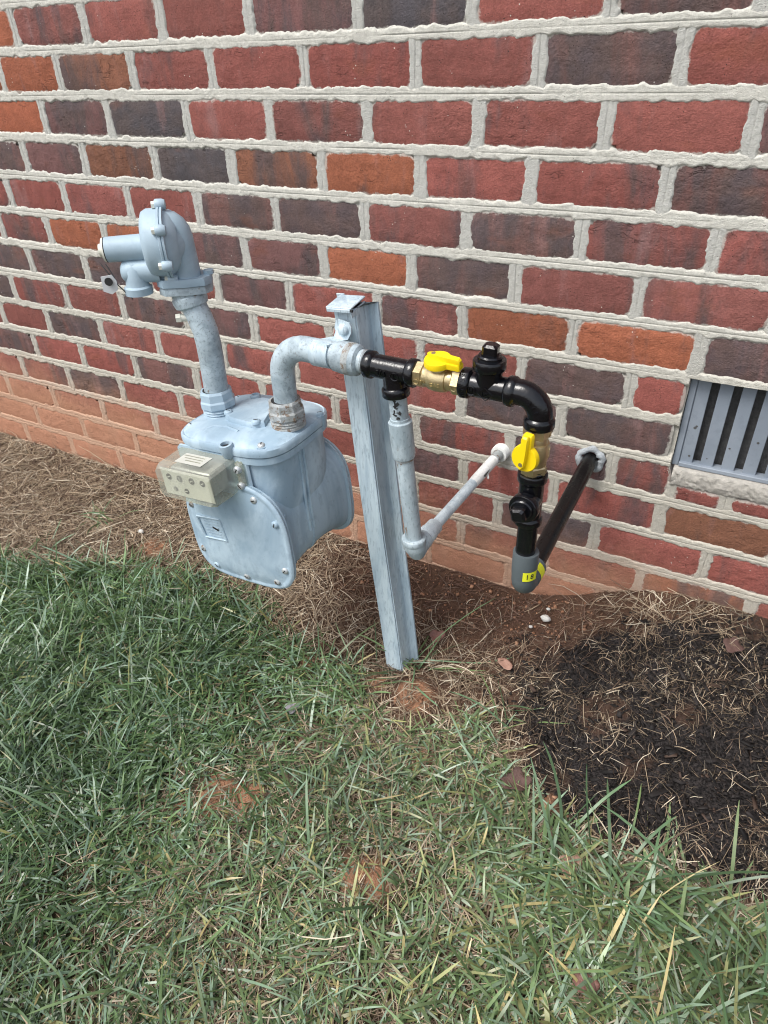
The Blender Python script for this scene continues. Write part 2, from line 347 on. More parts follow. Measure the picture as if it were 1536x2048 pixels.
# ------------------------------------------------------------------ brick wall
HC=.08128; J0=1.140; PITCH=.2032
def JZ(k): return J0-k*HC
VX0,VX1,VZ0,VZ1=-.068,.338,.480,.6555         # crawl-space vent opening
JX={0:[-1.508,-1.299,-1.099,-.897,-.68,-.481,-.277,-.088],1:[-1.593,-1.407,-1.196,-.995,-.789,-.576,-.372,-.173],
2:[-1.493,-1.291,-1.075,-.876,-.669,-.464,-.263,-.064],3:[-1.595,-1.397,-1.185,-.981,-.769,-.568,-.37,-.162],
4:[-1.694,-1.494,-1.287,-1.085,-.886,-.683,-.478,-.279,-.077],5:[-1.769,-1.588,-1.392,-1.184,-.976,-.782,-.587,-.383,-.174],
6:[-1.696,-1.488,-1.28,-1.07,-.875,-.663,-.481,-.271,-.065],7:[-1.802,-1.595,-1.391,-1.187,-.983,-.783,-.569,-.359,-.161],
8:[-1.893,-1.702,-1.494,-1.295,-1.088,-.882,-.68,-.479,-.275],9:[-1.792,-1.6,-1.4,-1.191,-.985,-.781,-.579,-.37,-.168],
10:[-1.887,-1.688,-1.479,-1.264,-1.066,-.868,-.669,-.468,-.271,-.066],11:[-1.993,-1.787,-1.581,-1.378,-1.18,-.982,-.785,-.586,-.386,-.178,.031],
12:[-1.9,-1.692,-1.478,-1.277,-1.075,-.872,-.67,-.468,-.272,-.076,.129],13:[-1.987,-1.776,-1.566,-1.364,-1.16,-.957,-.755,-.552,-.35,-.147,.056]}
CODE={0:'OMRRPGRDR',1:'OOBRRRRDR',2:'OPGRMRRRP',3:'DPBGBORRD',4:'RRMRDDMDMM',5:'RMOOPPODMM',6:'DDDRPRMOOP',7:'DRRDPRRRDR',8:'RRDRRRRRDD',9:'DRRDRRRRPR',10:'RMDRRMRPRRB',11:'RRMRRRRRRDRR',12:'RRMRRRRRRRBR',13:'RRRRRRRRRRRR'}
TINT={'R':((.243,.083,.068),.10),'O':((.305,.106,.058),.04),'D':((.160,.082,.072),.78),'G':((.088,.078,.086),.97),'M':((.228,.084,.071),.38),'P':((.168,.085,.080),.58),'B':((.205,.090,.055),.46)}
wall=thing('brick_wall',(0,0,0),'red and brown brick house wall with pale grooved mortar joints and clay splash along its foot','wall')
def brick_mesh(x0,x1,z0,z1,code,seed,fine=True):
    nu,nv=(15,7) if fine else (2,2)
    rr=random.Random(seed); hj=.0044
    x0+=hj+rr.uniform(-.001,.002); x1-=hj+rr.uniform(-.001,.002); z0+=.0042+rr.uniform(-.001,.0012); z1-=.0042+rr.uniform(-.001,.0012)
    u=np.linspace(0,1,nu); v=np.linspace(0,1,nv); U,V=np.meshgrid(u,v)
    XX=x0+(x1-x0)*U; ZZ=z0+(z1-z0)*V
    pr=rr.uniform(-.0008,.0016); tx=rr.uniform(-.008,.008); tz=rr.uniform(-.02,.02)
    YY=-pr-.0004+tx*(XX-(x0+x1)/2)+tz*(ZZ-(z0+z1)/2)*.6
    if fine:
        YY=YY-.0016*(fnoise(XX*60+seed,ZZ*60,2,3)-.5)
        ed=np.minimum(np.minimum(XX-x0,x1-XX),np.minimum(ZZ-z0,z1-ZZ))
        # rounded, worn corners
        for cx,cz,sx,sz in ((0,0,1,1),(nu-1,0,-1,1),(0,nv-1,1,-1),(nu-1,nv-1,-1,-1)):
            k=rr.uniform(.001,.009)*(1 if rr.random()<.75 else 1.8)
            XX[cz,cx]+=sx*k*.9; ZZ[cz,cx]+=sz*k; ZZ[cz,cx+sx]+=sz*k*.35; XX[cz+sz,cx]+=sx*k*.35
        XX=XX+.0011*(fnoise(ZZ*130+seed*3,XX*20,4,2)-.5)*2; ZZ=ZZ+.0010*(fnoise(XX*90+seed*5,ZZ*20,6,2)-.5)*2
        e=np.zeros_like(XX); e[0,:]=e[-1,:]=1; e[:,0]=e[:,-1]=1
        YY=YY+e*.0025
    else: ed=np.full_like(XX,.03)
    front=np.stack([XX,YY,ZZ],-1).reshape(-1,3); n=nu*nv; id_=np.arange(n).reshape(nv,nu)
    f=[]
    for i in range(nv-1):
        for j in range(nu-1): f.append((id_[i,j],id_[i,j+1],id_[i+1,j+1],id_[i+1,j]))
    per=list(id_[0,:])+list(id_[1:,-1])+list(id_[-1,-2::-1])+list(id_[-2:0:-1,0])
    back=front[per].copy(); back[:,1]=.05
    vs=np.concatenate([front,back]); m=len(per)
    for i in range(m):
        a,b2=per[i],per[(i+1)%m]; f.append((b2,a,n+i,n+(i+1)%m))
    t,fl=TINT[code]; j=[rr.uniform(.86,1.14)]*3; j[0]*=rr.uniform(.95,1.07); fl=min(1,max(0,fl+rr.uniform(-.12,.12)))
    if fine and code=='R' and rr.random()<.25: fl=.33
    tint=np.tile([t[0]*j[0],t[1]*j[1],t[2]*j[2],fl],(len(vs),1))
    edge=np.concatenate([ed.ravel(),np.zeros(m)])
    return vs,np.array(f),tint,np.full(len(vs),(seed%97)/97.),edge
outer=[]; seed=0; nb=0
XL,XR=-2.42,.42
for k in range(-20,15):
    z1=JZ(k-1); z0=JZ(k)
    if z0>2.9 or z1<0: continue
    if k in JX: js=list(JX[k]); cs=list(CODE[k])
    else: js=[JX[0 if k%2==0 else 1][3]]; cs=[random.choice('RRRMDPOB') for _ in range(2)]
    rk=random.Random(k+500)
    while js[0]>-5.2: js.insert(0,js[0]-PITCH+rk.uniform(-.005,.005)); cs.insert(0,rk.choice('RRRRMMDPOB'))
    while js[-1]<3.6: js.append(js[-1]+PITCH+rk.uniform(-.005,.005)); cs.append(rk.choice('RRRRMMDPOB'))
    for i in range(len(js)-1):
        a,b=js[i],js[i+1]; c=cs[i+1] if i+1<len(cs) else 'R'; seed+=1
        zz0,zz1=z0,z1
        # cut round the vent
        if b>VX0-.03 and a<VX1+.03 and z1>VZ0 and z0<VZ1-.01:
            if k==9:
                zz1=VZ0-.028; 
                if a<VX0 and b>VX0: pass
            else:
                if a<VX0-.03: b=min(b,VX0+.003)
                elif b>VX1+.03: a=max(a,VX1-.003)
                else: continue
        if k==9 and b>VX0-.03 and a<VX1+.03:
            # the whole brick left of the sill keeps its height; sliver bricks under the sill are cut low
            if a<VX0-.04:
                parts=[(a,-.058,z0,z1),(-.058,b,z0,VZ0-.03)] if b-(-.058)>.03 else [(a,b,z0,z1)]
            else: parts=[(a,b,z0,VZ0-.03)]
        else: parts=[(a,b,zz0,zz1)]
        for (pa,pb,p0,p1) in parts:
            if pb-pa<.03: continue
            seed+=1
            vis= pb>XL and pa<XR and -2<k<14 and nb<300
            vs,f,t,s,e=brick_mesh(pa,pb,p0,p1,c,seed,vis)
            if vis:
                base=vs.mean(0); o=raw_mesh('brick',vs-base,f.ravel(),4,'brick',True,{'tint':t},{'seed':s,'edge':e}); o.data.set_sharp_from_angle(angle=R(50))
                o.location=base; o.parent=wall; nb+=1
            else: outer.append((vs,f,t,s,e))
nv=0; V=[];Fs=[];T=[];S=[];E_=[]
for vs,f,t,s,e in outer: V.append(vs);Fs.append(f+nv);T.append(t);S.append(s);E_.append(e);nv+=len(vs)
o=raw_mesh('outlying_bricks',np.concatenate(V),np.concatenate(Fs).ravel(),4,'brick',False,{'tint':np.concatenate(T)},{'seed':np.concatenate(S),'edge':np.concatenate(E_)}); o.parent=wall; o['kind']='stuff'
# mortar: backing sheet with the vent opening, then tooled joints
b=B()
def quad(b,x0,x1,z0,z1,y): b.bm.faces.new([b.v(p) for p in ((x0,y,z0),(x1,y,z0),(x1,y,z1),(x0,y,z1))])
for (x0,x1,z0,z1) in ((-5.3,VX0,-.1,3),(VX1,3.7,-.1,3),(VX0,VX1,-.1,VZ0-.03),(VX0,VX1,VZ1,3)): quad(b,x0,x1,z0,z1,.0075)
bk=b.build('mortar_bed','mortar',wall,smooth=0)
def mortar_strips():
    VV=[];FF=[];HJ=[];n0=0
    offs=np.array([-20,-17,-14.5,-12.5,-11,-9.8,-8.6,-7.4,-6.2,-4.5,-3,-1.7,-.8,0,.8,1.7,3,4.5,6.2,7.4,8.6,9.8,11,12.5,14.5,17,20])/1000.
    def surf(d,lx,lz,hw,s,amp):
        n1=fnoise(lx*160,lz*160,21+s,3)-.5; n2=fnoise(lx*55,lz*55,31+s,3)-.5; n3=vnoise(lx*420,lz*420,41+s)-.5
        groove=.0016*np.exp(-(d/.0007)**2)*np.clip(fnoise(lx*9,lz*9,61+s,2)*2.6-.7,0,1)
        lap=np.abs(d)-(hw+.0095*n2+.0042*n1)
        y=-.0013-.0012*n1-.0006*n3-.0010*n2+groove+np.where(lap>0,np.minimum(lap*.30,.0010)+np.maximum(lap-.0012,0)*.8,0)
        return y
    def add(px,py,pz,hj):
        nonlocal n0
        a,b2=px.shape; id_=np.arange(a*b2).reshape(a,b2)+n0
        cxm=(px[:-1,:-1]+px[1:,1:])/2; czm=(pz[:-1,:-1]+pz[1:,1:])/2
        ok=~((cxm>VX0)&(cxm<VX1)&(czm>VZ0-.03)&(czm<VZ1-.004))
        q=np.stack([id_[:-1,:-1],id_[:-1,1:],id_[1:,1:],id_[1:,:-1]],-1)[ok]
        VV.append(np.stack([px,py,pz],-1).reshape(-1,3)); FF.append(q.reshape(-1,4)); HJ.append(np.full(a*b2,hj)); n0+=a*b2
    xs=[]; x=-2.5
    while x<.5: xs.append(x); x+=.0026-.0006*(x+2.2)/2.6*0
    xs=np.array(xs)
    for k in range(-3,14):
        z=JZ(k); wob=.0035*(fnoise(xs*3.1,np.full_like(xs,k*7.7),3,2)-.5)
        D,XX=np.meshgrid(offs,xs,indexing='ij')
        ZZ=z+D*1.0+wob[None,:]
        add(XX,surf(D,XX,ZZ,.0071+.0008*math.sin(k*2.3),k,1),ZZ,0.)
    for k in JX:
        zt=JZ(k-1)-.003; zb=JZ(k)+.003; zs=np.arange(zb,zt+.001,.0028)
        jl=list(JX[k])
        while jl[0]>-2.3: jl.insert(0,jl[0]-PITCH)
        while jl[-1]<.4: jl.append(jl[-1]+PITCH)
        if k==9: jl.append(-.058)
        for xj in jl:
            if VX0-.02<xj<VX1+.02 and k in (7,8): continue
            z_hi=zs if not (k==9 and xj>-.05 and xj<VX1) else zs[zs<VZ0-.028]
            lean=random.uniform(-.03,.03)
            D,ZZ=np.meshgrid(offs,z_hi,indexing='ij'); XX=xj+D*1.05+lean*(ZZ-(zt+zb)/2)
            add(XX,surf(D,XX,ZZ,.0080+random.uniform(-.0012,.0018),k+3,1)+.0006,ZZ,1.)
    V=np.concatenate(VV);Fq=np.concatenate(FF)
    o=raw_mesh('mortar_joints',V,Fq.ravel(),4,'mortar',True,None,{'hj':np.concatenate(HJ)}); return o
mo=mortar_strips(); mo.parent=wall
# parged sill under the vent and lintel edge
b=B(); rings=[]
for i in range(170):
    x=-.062+.40*i/169; r=[]
    for j in range(15):
        t=j/14; z=VZ0+.001-.037*t; y=-.0045*math.sin(PI*min(1,max(0,t*1.05)))**.5+.006*(t>.97)+.03*(t<.02)
        y+=.0050*(float(fnoise(x*150,z*150,71,3))-.5)+.003*(float(vnoise(x*420,z*420,72))-.5)
        r.append((x,y,z+.006*(float(fnoise(x*45,j*.3,73,2))-.5)*t))
    rings.append(r)
b.grid(rings,False); b.build('vent_sill','concrete',wall,smooth=60)

# ------------------------------------------------------------------ foundation vent
vt=thing('foundation_vent',(.13,.016,VZ0),'blue-grey metal foundation vent with upright bars set into the brick wall','vent')
y0=.016
b=B(); b.box((VX0+.006,y0+.012,(VZ0+VZ1)/2),(.011,.03,VZ1-VZ0),None,.001); b.box((VX1-.006,y0+.012,(VZ0+VZ1)/2),(.011,.03,VZ1-VZ0),None,.001)
b.box(((VX0+VX1)/2,y0+.004,VZ0+.0045),(VX1-VX0-.024,.022,.008),None,.001); b.box(((VX0+VX1)/2,y0+.012,VZ1-.004),(VX1-VX0-.024,.03,.008),None,.001)
b.build('frame','vent',vt)
x=VX0+.0225; i=0
while x<VX1-.014:
    b=B(); b.box((x,y0+.002,(VZ0+VZ1)/2+.001),(.0212,.003,VZ1-VZ0-.012),None,.0008); b.box((x+.0080,y0+.009,(VZ0+VZ1)/2+.001),(.0015,.011,VZ1-VZ0-.014)); 
    bar=b.build('bar','vent',vt)
    for q in range(random.randint(1,3)):
        b=B(); zz=random.uniform(VZ0+.02,VZ0+.1); r=random.uniform(.0010,.0028); b.lathe([(0,r),(.0002,r)],(x+random.uniform(-.006,.006),y0+.0005,zz),(0,-1,0),10); b.build('stain_spot','mesh',bar)
    x+=.0345; i+=1
b=B(); quad(b,VX0,VX1,VZ0,VZ1,y0+.022); b.build('screen','mesh',vt,smooth=0)
x=VX0+.054
while x<VX1-.02:
    if random.random()<.8:
        b=B(); b.box((x-.001,y0+.017,(VZ0+VZ1)/2),(.007,.002,VZ1-VZ0-.02)); b.build('damper_slat','vent',vt)
    x+=.0345

# ------------------------------------------------------------------ gas meter
ML=Matrix.Translation((-.7115,-.36,.607))@Matrix.Rotation(R(-3.6),4,'Y')
gm=thing('gas_meter',(-.70,-.36,.33),'pale blue-grey gas meter with rounded front plate hanging beside the post','meter')
def sup(a,bb,n,cx=0,cy=0,m=56,n2=None):
    o=[]
    for j in range(m):
        t=2*PI*j/m; c,s=math.cos(t),math.sin(t); nn=n2 if (n2 and s<0) else n
        o.append((cx+a*math.copysign(abs(c)**(2/nn),c),cy+bb*math.copysign(abs(s)**(2/nn),s)))
    return o
def rings_xy(out,lv,cx=0,cy=0): return [[(cx+(p[0]-cx)*k,cy+(p[1]-cy)*k,z) for p in out] for k,z in lv]
lid=sup(.111,.099,4.0,-.004,.006)
b=B(ML); b.grid(rings_xy(lid,[(.93,-.02),(1,-.019),(1.005,-.014),(1.0,-.0075),(.975,-.0045),(.955,-.0055),(.93,-.0035),(.86,.001),(.5,.004),(.02,.005)],-.004,.006),True,True,True)
top=b.build('top_cover','paint',gm,smooth=40)
b=B(ML); b.grid(rings_xy(lid,[(.9,-.034),(.985,-.033),(.985,-.0215),(.9,-.0205)],-.004,.006),True,True,True)
rim=b.build('body_rim','paint',gm,smooth=40)
def screw(parent,p,n,r=.0065,h=.004,mat='paint',xf=ML,slot_shade=True):
    b=B(xf); b.lathe([(-.002,r*1.05),(h*.5,r),(h,r*.72),(h*1.05,.0001)],p,n,14,False,True); o=b.build('screw',mat,parent,smooth=50)
    if slot_shade:
        n=Vector(n).normalized(); u=n.orthogonal().normalized(); b=B(xf); q=n.to_track_quat('Z','Y')@Quaternion((0,0,1),random.uniform(0,3)); b.box(Vector(p)+n*(h+.0001),(r*1.2,r*.26,.0006),q); b.build('slot_shade','dark',parent,smooth=0)  # dark bar on the head paints the shade of a slot
    return o
for (sx,sy) in ((-.096,-.052),(-.020,-.0865) ,(.072,-.073),(.098,.058),(-.09,.07),(.03,.094)):
    if (sx,sy)==(-.020,-.0865): continue
    b=B(ML); b.lathe([(-.030,.004),(-.022,.008),(-.012,.0095),(-.002,.0098),(.0005,.0092)],(sx,sy,-.004),(0,0,1),18); b.build('screw_boss','paint',top,smooth=50)
    screw(top,(sx,sy,-.0035),(0,0,1),.0066,.0045,'zinc' if sx==.072 else 'paint')
# open test port in the front of the cover
b=B(ML); b.lathe([(-.024,.005),(-.02,.0085),(-.004,.0115),(.003,.0112),(.0035,.0078),(-.004,.0074)],(.016,-.094,-.002),(0,-.1,1),22,True,False); b.build('port','paint',top,smooth=45)
b=B(ML); b.lathe([(0,.0074),(.0003,.0074)],(.016,-.0942,-.004),(0,-.1,1),18); b.build('port_hole_shade','dark',top,smooth=0)  # dark disc paints the shade inside the port
plate=[(-.050,-.012),(-.040,-.028),(-.02,-.036),(.028,-.042),(.046,-.030),(.034,.002),(.050,.03),(.034,.052),(-.02,.056),(-.048,.034)]
b=B(ML); b.prism(plate,(0.0,.004,.001),(1,0,0),(0,1,0),(0,0,.0125),.06); rp=b.build('raised_plate','paint',top,smooth=45)
for sx,sy in ((-.040,-.014),(.032,-.030),(.036,.040)): screw(rp,(sx,sy,.0130),(0,0,1),.0075,.004)
b=B(ML); b.lathe([(0,.012),(.003,.010),(.012,.0095),(.0145,.008),(.0145,.0055),(.012,.005)],(-.040,.062,.0),(0,0,1),20); b.build('nub','paint',rp,smooth=50)
b=B(ML); b.tube([(-.06,-.07,-.0005),(-.045,-.05,.002),(-.02,-.045,.0025),(.01,-.052,.002)],.003,8); b.build('cast_ridge','paint',top)
# union nuts on the two spuds
for nx,mt in ((-.0715,'paint'),(.075,'nut')):
    b=B(ML); b.lathe([(.0,.029),(.004,.029),(.006,.0265),(.0075,.029),(.0105,.0265),(.012,.029),(.015,.026)],(nx,0,.0),(0,0,1),30); b.build('spud',mt,gm,smooth=40)
    b=B(ML); b.lathe([(.014,.0265),(.018,.0312),(.028,.0312),(.031,.029),(.043,.0285),(.0465,.0262),(.0465,.0215)],(nx,0,0),(0,0,1),8,True,False,.3); b.build('union_nut',mt,gm,smooth=20)
    b=B(ML); b.lathe([(.0400,.0222),(.0466,.0222)],(nx,0,0),(0,0,1),24); b.build('gasket','dark',gm,smooth=0)
# body: lofted front to back, waisted in the middle
pl=sup(.106,.103,2.9,0,-.176,56,3.9)
def sec(y,k,kz,dx=0): return [(dx+p[0]*k,y,-.176+(p[1]+.176)*kz) for p in pl]
b=B(ML); b.grid([sec(-.094,.97,.97),sec(-.086,.97,.97),sec(-.072,.90,.90),sec(-.05,.865,.85),sec(-.004,.86,.82),sec(-.0035,.88,.84),sec(.0035,.88,.84),sec(.004,.86,.82),sec(.045,.87,.85),sec(.078,.91,.92),sec(.098,.97,.97),sec(.105,.97,.97)],True,True,True)
b.build('body','paint',gm,smooth=50)
ub=sup(.099,.088,5.0,-.004,.004)
b=B(ML); b.grid(rings_xy(ub,[(1.0,-.03),(.99,-.085),(.965,-.115),(.945,-.13),(.90,-.16),(.8,-.19)],0,.004),True,False,True); up=b.build('upper_case','paint',gm,smooth=50)
for yy in (-.012,.0):
    b=B(ML); b.tube([(.0955,yy,-.032),(.0945,yy,-.085),(.0925,yy,-.12),(.0915,yy,-.15),(.0915,yy,-.20)],.0028,8); b.build('seam','paint',up)
for fy,ey,nm in ((-.094,-1,'front_plate'),(.105,1,'back_plate')):
    b=B(ML); s=lambda k,y:[(p[0]*k,fy+ey*y,-.176+(p[1]+.176)*k) for p in pl]
    b.grid([s(1.0,-.0005),s(1.035,0),s(1.04,.003),s(1.02,.006),s(.985,.0068),s(.955,.0055),s(.93,.0060),s(.86,.0085),s(.70,.0115),s(.4,.0135),s(.02,.014)],True,True,True)
    fp=b.build(nm,'paint',gm,smooth=45)
    b=B(ML); b.grid([s(1.0,-.0055),s(1.03,-.005),s(1.03,-.0015),s(1.0,-.001)],True,True,True); b.build('flange','paint',fp,smooth=40)
    for an in (20,62,118,160,200,238,270,302,340):
        t=R(an); c,s_=math.cos(t),math.sin(t); nn=3.9 if s_<0 else 2.9
        px=.095*math.copysign(abs(c)**(2/nn),c); pz=-.176+.091*math.copysign(abs(s_)**(2/nn),s_)
        b=B(ML); b.lathe([(-.003,.0125),(.0045,.0115),(.0062,.0095)],(px,fy,pz),(0,ey,0),16); b.build('screw_pad','paint',fp,smooth=45)
        screw(fp,(px,fy+ey*.006,pz),(0,ey,0),.0066,.0042,random.choice(('nut','paint','zinc')))
        if ey>0 or an in (20,340,62): 
            b=B(ML); b.lathe([(0,.006),(.012,.0055),(.02,.004),(.022,.0005)],(px*1.0,fy-ey*.002,pz),(0,-ey,0),12); b.build('lug','paint',fp,smooth=50)
    if ey<0:
        # cast data panel with raised border and one black mark
        b=B(ML); dp=[(-.080,-.150),(-.026,-.146),(-.020,-.190),(-.070,-.192)]
        for i in range(4):
            a,c=dp[i],dp[(i+1)%4]; b.tube([(a[0],fy-.0136,a[1]),(c[0],fy-.0142,c[1])],.0019,6)
        b.build('data_border','paint',fp)
        b=B(ML)
        for i in range(6): b.box((-.05+.002*i*.4,fy-.0143,-.154-.0062*i),(.036-.003*(i%3),.0006,.0016))
        b.build('data_text','paint',fp,smooth=0)
        b=B(ML); b.box((-.040,fy-.0150,-.168),(.013,.0006,.0035),Quaternion((0,1,0),.35)); b.build('data_mark','ink',fp,smooth=0)
b=B(ML); b.lathe([(0,.010),(-.02,.009),(-.03,.008)],(-.03,-.055,-.262),(0,0,1),14); b.build('drain_stub','cream',gm)
# index box
ix=thing('x',(0,0,0),'a','b'); bpy.data.objects.remove(ix)
x0,x1,zt,zb,yf,yb=-.096,.026,-.024,-.088,-.156,-.090
b=B(ML)
def boxring(ins,y): 
    k=.006
    return [(x0+ins+k,y,zb+ins),(x1-ins-k,y,zb+ins),(x1-ins,y,zb+ins+k),(x1-ins,y,zt-ins-k),(x1-ins-k,y,zt-ins),(x0+ins+k,y,zt-ins),(x0+ins,y,zt-ins-k),(x0+ins,y,zb+ins+k)]
b.grid([boxring(0,yb),boxring(.0012,yf+.010),boxring(.0055,yf)],True,False,True)
ib=b.build('index_cover','cover',gm,smooth=25)
b=B(ML); b.grid([boxring(-.004,yb+.004),boxring(-.004,yb)],True,True,True); b.box((x1+.012,yb+.003,-.054),(.022,.006,.05),None,.003); b.build('index_base','paint',ib)
b=B(ML); b.box((x1+.009,yb-.004,-.054),(.016,.010,.052),None,.004); b.build('cover_flange','cover',ib)
for zz in (-.040,-.070): screw(ib,(x1+.009,yb-.009,zz),(0,-1,0),.0068,.005,'zinc')
b=B(ML); b.box(((x0+x1)/2,yf+.009,(zt+zb)/2),(.106,.002,.050),None,.001); dc=b.build('dial_card','dial',ib)
b=B(ML); b.box(((x0+x1)/2,yf+.040,(zt+zb)/2),(.085,.04,.042),None,.002); b.build('gear_case','zinc',ib)
for i,(dx,dz,r) in enumerate(((-.036,.010,.0055),(-.013,.010,.0058),(.013,.010,.0058),(.036,.010,.0055),(-.028,-.012,.0042),(-.004,-.012,.0048))):
    b=B(ML); b.lathe([(0,r),(.0006,r),(.0007,r*.82)],((x0+x1)/2+dx,yf+.0079,(zt+zb)/2+dz),(0,-1,0),18); b.build('dial','ink',dc)
    b=B(ML); b.box(((x0+x1)/2+dx,yf+.0068,(zt+zb)/2+dz),(.0016,.0004,r*1.3),Quaternion((0,1,0),random.uniform(-2,2))); b.build('pointer','dial',dc,smooth=0)
b=B(ML); b.box((-.036,-.120,zt+.0003),(.056,.030,.0006)); st=b.build('sticker','sticker',ib,smooth=0)
b=B(ML)
for i in range(3): b.box((-.040+.004*i,-.112-.007*i,zt+.0008),(.044-.006*i,.0022,.0004))
b.build('sticker_print','cover',st,smooth=0)

# ------------------------------------------------------------------ meter pipes
YR=-.36
b=B(); cp=[(-.7835,YR,.640),(-.7825,YR,.68),(-.7815,YR,.705),(-.7815,YR,.73),(-.7835,YR,.752),(-.790,YR,.773),(-.799,YR,.793),(-.808,YR,.815)]
ip=thing('inlet_pipe',(-.7835,YR,.65),'mottled grey-blue bent pipe rising from meter to regulator','pipe')
b.tube(cp,.0205,26); b.build('pipe','pipe',ip)
b=B(); b.lathe([(-.004,.0205),(0,.0265),(.008,.0285),(.014,.0280),(.016,.0262),(.026,.026)],(-.8015,YR,.792),(-.25,0,1),28); b.build('collar','pipe',ip)
b=B(); b.lathe([(0,.006),(.010,.006)],(-.805,YR-.012,.775),(-.8,-.6,0),12); b.lathe([(.010,.0075),(.018,.0072)],(-.805,YR-.012,.775),(-.8,-.6,0),6); b.build('plug','cream',ip)
op=thing('outlet_pipe',(-.6365,YR,.65),'weathered grey bent pipe arching from meter to the post clamp','pipe')
zr=.7475; rb=.048
pts=[(-.6365,YR,.640),(-.6365,YR,.70)]+arc((-.6365+rb,YR,.703),(-1,0,0),(0,0,1),rb,0,PI/2,10)[0:]+[(-.56,YR,.7505),(-.50,YR,.748)]
b=B(); b.tube(pts,.0193,26); b.build('pipe','pipe',op)
b=B(); b.lathe([(0,.0185),(.002,.0225),(.014,.0238),(.020,.0242),(.030,.0238),(.040,.0228),(.043,.0185)],(-.5335,YR,.7487),(1,0,-.03),30); un=b.build('union','pipe',op)
b=B(); b.lathe([(0,.0230),(.002,.0243),(.011,.0243),(.013,.023)],(-.5135,YR,.7482),(1,0,-.03),30); b.build('rust_band','nut',un)
b=B(); b.tube([(-.492,YR,.7477),(-.474,YR,.7472)],.0172,24); b.build('nipple','galv',op)

# ------------------------------------------------------------------ post, cap and strap
po=thing('support_post',(-.475,-.31,.03),'tall leaning galvanised steel channel post driven into the soil','post')
pb=Vector((-.4790,-.306,.0)); pt=Vector((-.5385,-.322,.808)); ax=(pt-pb)
outl=[(-.023,-.034),(-.0185,-.001),(-.0155,.002),(.0125,.002),(.0155,-.001),(.021,-.030),(.0465,-.0325),(.0465,-.0295),(.0228,-.0268)]
tk=.0034
# thick hat section: outer line forward, inner line back
lin=[(-.024,-.036),(-.0175,0),(.0165,0),(.0205,-.033),(.0375,-.036)]
def offset(l,d):
    o=[]
    for i,p in enumerate(l):
        a=l[max(i-1,0)];c=l[min(i+1,len(l)-1)]; t=Vector((c[0]-a[0],c[1]-a[1])).normalized(); o.append((p[0]-t.y*d*-1*-1,p[1]+t.x*d*-1))
    return o
inn=offset(lin,tk)
sect=lin+inn[::-1]
b=B(); ux=Vector((1,0,.075)).normalized(); uy=Vector((0,-1,0))
rings=[]
for i in range(30):
    t=i/29; c=pb+ax*t; bend=.0012*math.sin(t*9)
    rings.append([c+ux*(p[0]+bend)+uy*p[1] for p in sect])
b.grid(rings,True,True,True); b.build('channel','post',po,smooth=30)
b=B(); q=Quaternion((1,0,0),R(8))@Quaternion((0,1,0),R(-4))
b.box(pt+Vector((-.002,.010,.006)),(.044,.044,.0028),q,.0008); b.box(pt+Vector((.000,-.0135,.0005)),(.042,.0026,.005),q,.0006); b.box(pt+Vector((.0190,.010,-.003)),(.0026,.042,.009),q,.0006); b.box(pt+Vector((-.024,.0335,.004)),(.014,.0026,.012),q,.0006)
b.build('cap','post',po,smooth=30)
b=B(); b.tube([pt+Vector((.022,-.0165,.0035)),pt+Vector((.0255,-.0165,.0035))],.0022,8); b.build('cap_hole_shade','dark',po)  # dark rod stands in for the shade in the cap's hole
sp=thing('pipe_strap',(-.545,-.36,.73),'grey metal strap bolting the outlet pipe to the post','strap')
path=[]; hw=.0145
BX=-.5335; bz=.779
path=[(Vector((BX+.001,-.3325,bz+.014)),.010),(Vector((BX,-.3325,bz+.009)),.0135),(Vector((BX-.001,-.333,bz)),.0145),(Vector((BX-.003,-.334,bz-.008)),.0125),(Vector((BX-.0075,-.338,bz-.0135)),.0115)]
for an in range(60,-111,-15):
    a=R(an); path.append((Vector((-.553,YR-.0205*math.cos(R(90-an))*-1*0-.0205*math.cos(a)*1.0,.7505+.0205*math.sin(a))),.0155))
b=B(); rs=[]
for i,(p,wd) in enumerate(path):
    a=path[max(i-1,0)][0];c=path[min(i+1,len(path)-1)][0]; t=(c-a).normalized(); wv=Vector((1,0,0)); wv=(wv-t*wv.dot(t)).normalized(); n=t.cross(wv)*.0014
    rs.append([p+wv*wd+n,p-wv*wd+n,p-wv*wd-n,p+wv*wd-n])
b.grid(rs,True,True,True); b.build('band','post',sp,smooth=50)
b=B(); b.lathe([(0,.0095),(.0025,.0092),(.006,.006),(.0068,.0003)],(BX,-.3335,bz+.001),(0,-1,.1),16); b.build('bolt','post',sp,smooth=60)

# ------------------------------------------------------------------ regulator
RX,RY=-.806,-.36; ph=R(37); ra=Vector((-math.cos(ph),-math.sin(ph),0)); rs_=Vector((ra.y,-ra.x,0)); up_=Vector((0,0,1))
rg=thing('gas_regulator',(RX,RY,.82),'round grey gas pressure regulator with side barrel on top of the inlet pipe','regulator')
def rp_(t,s=0,z=0): return Vector((RX,RY,0))+ra*t+rs_*s+up_*z
b=B(); b.tube([rp_(-.004,0,.836),rp_(-.004,0,.880)]+[rp_(-.004+.022*(1-math.cos(R(a))),0,.896+.022*math.sin(R(a))) for a in (0,20,40,60,80)],[.0225,.0205,.0200,.0198,.0198,.0195,.019],26)
b.lathe([(-.016,.014),(-.008,.024),(.004,.036),(.012,.044)],rp_(.0,0,.888),ra,30); b.build('body','reg',rg,smooth=60)
flo=[(-.040,-.012),(-.030,-.026),(.0,-.030),(.034,-.026),(.044,-.012),(.044,.012),(.034,.026),(0,.030),(-.030,.026),(-.040,.012)]
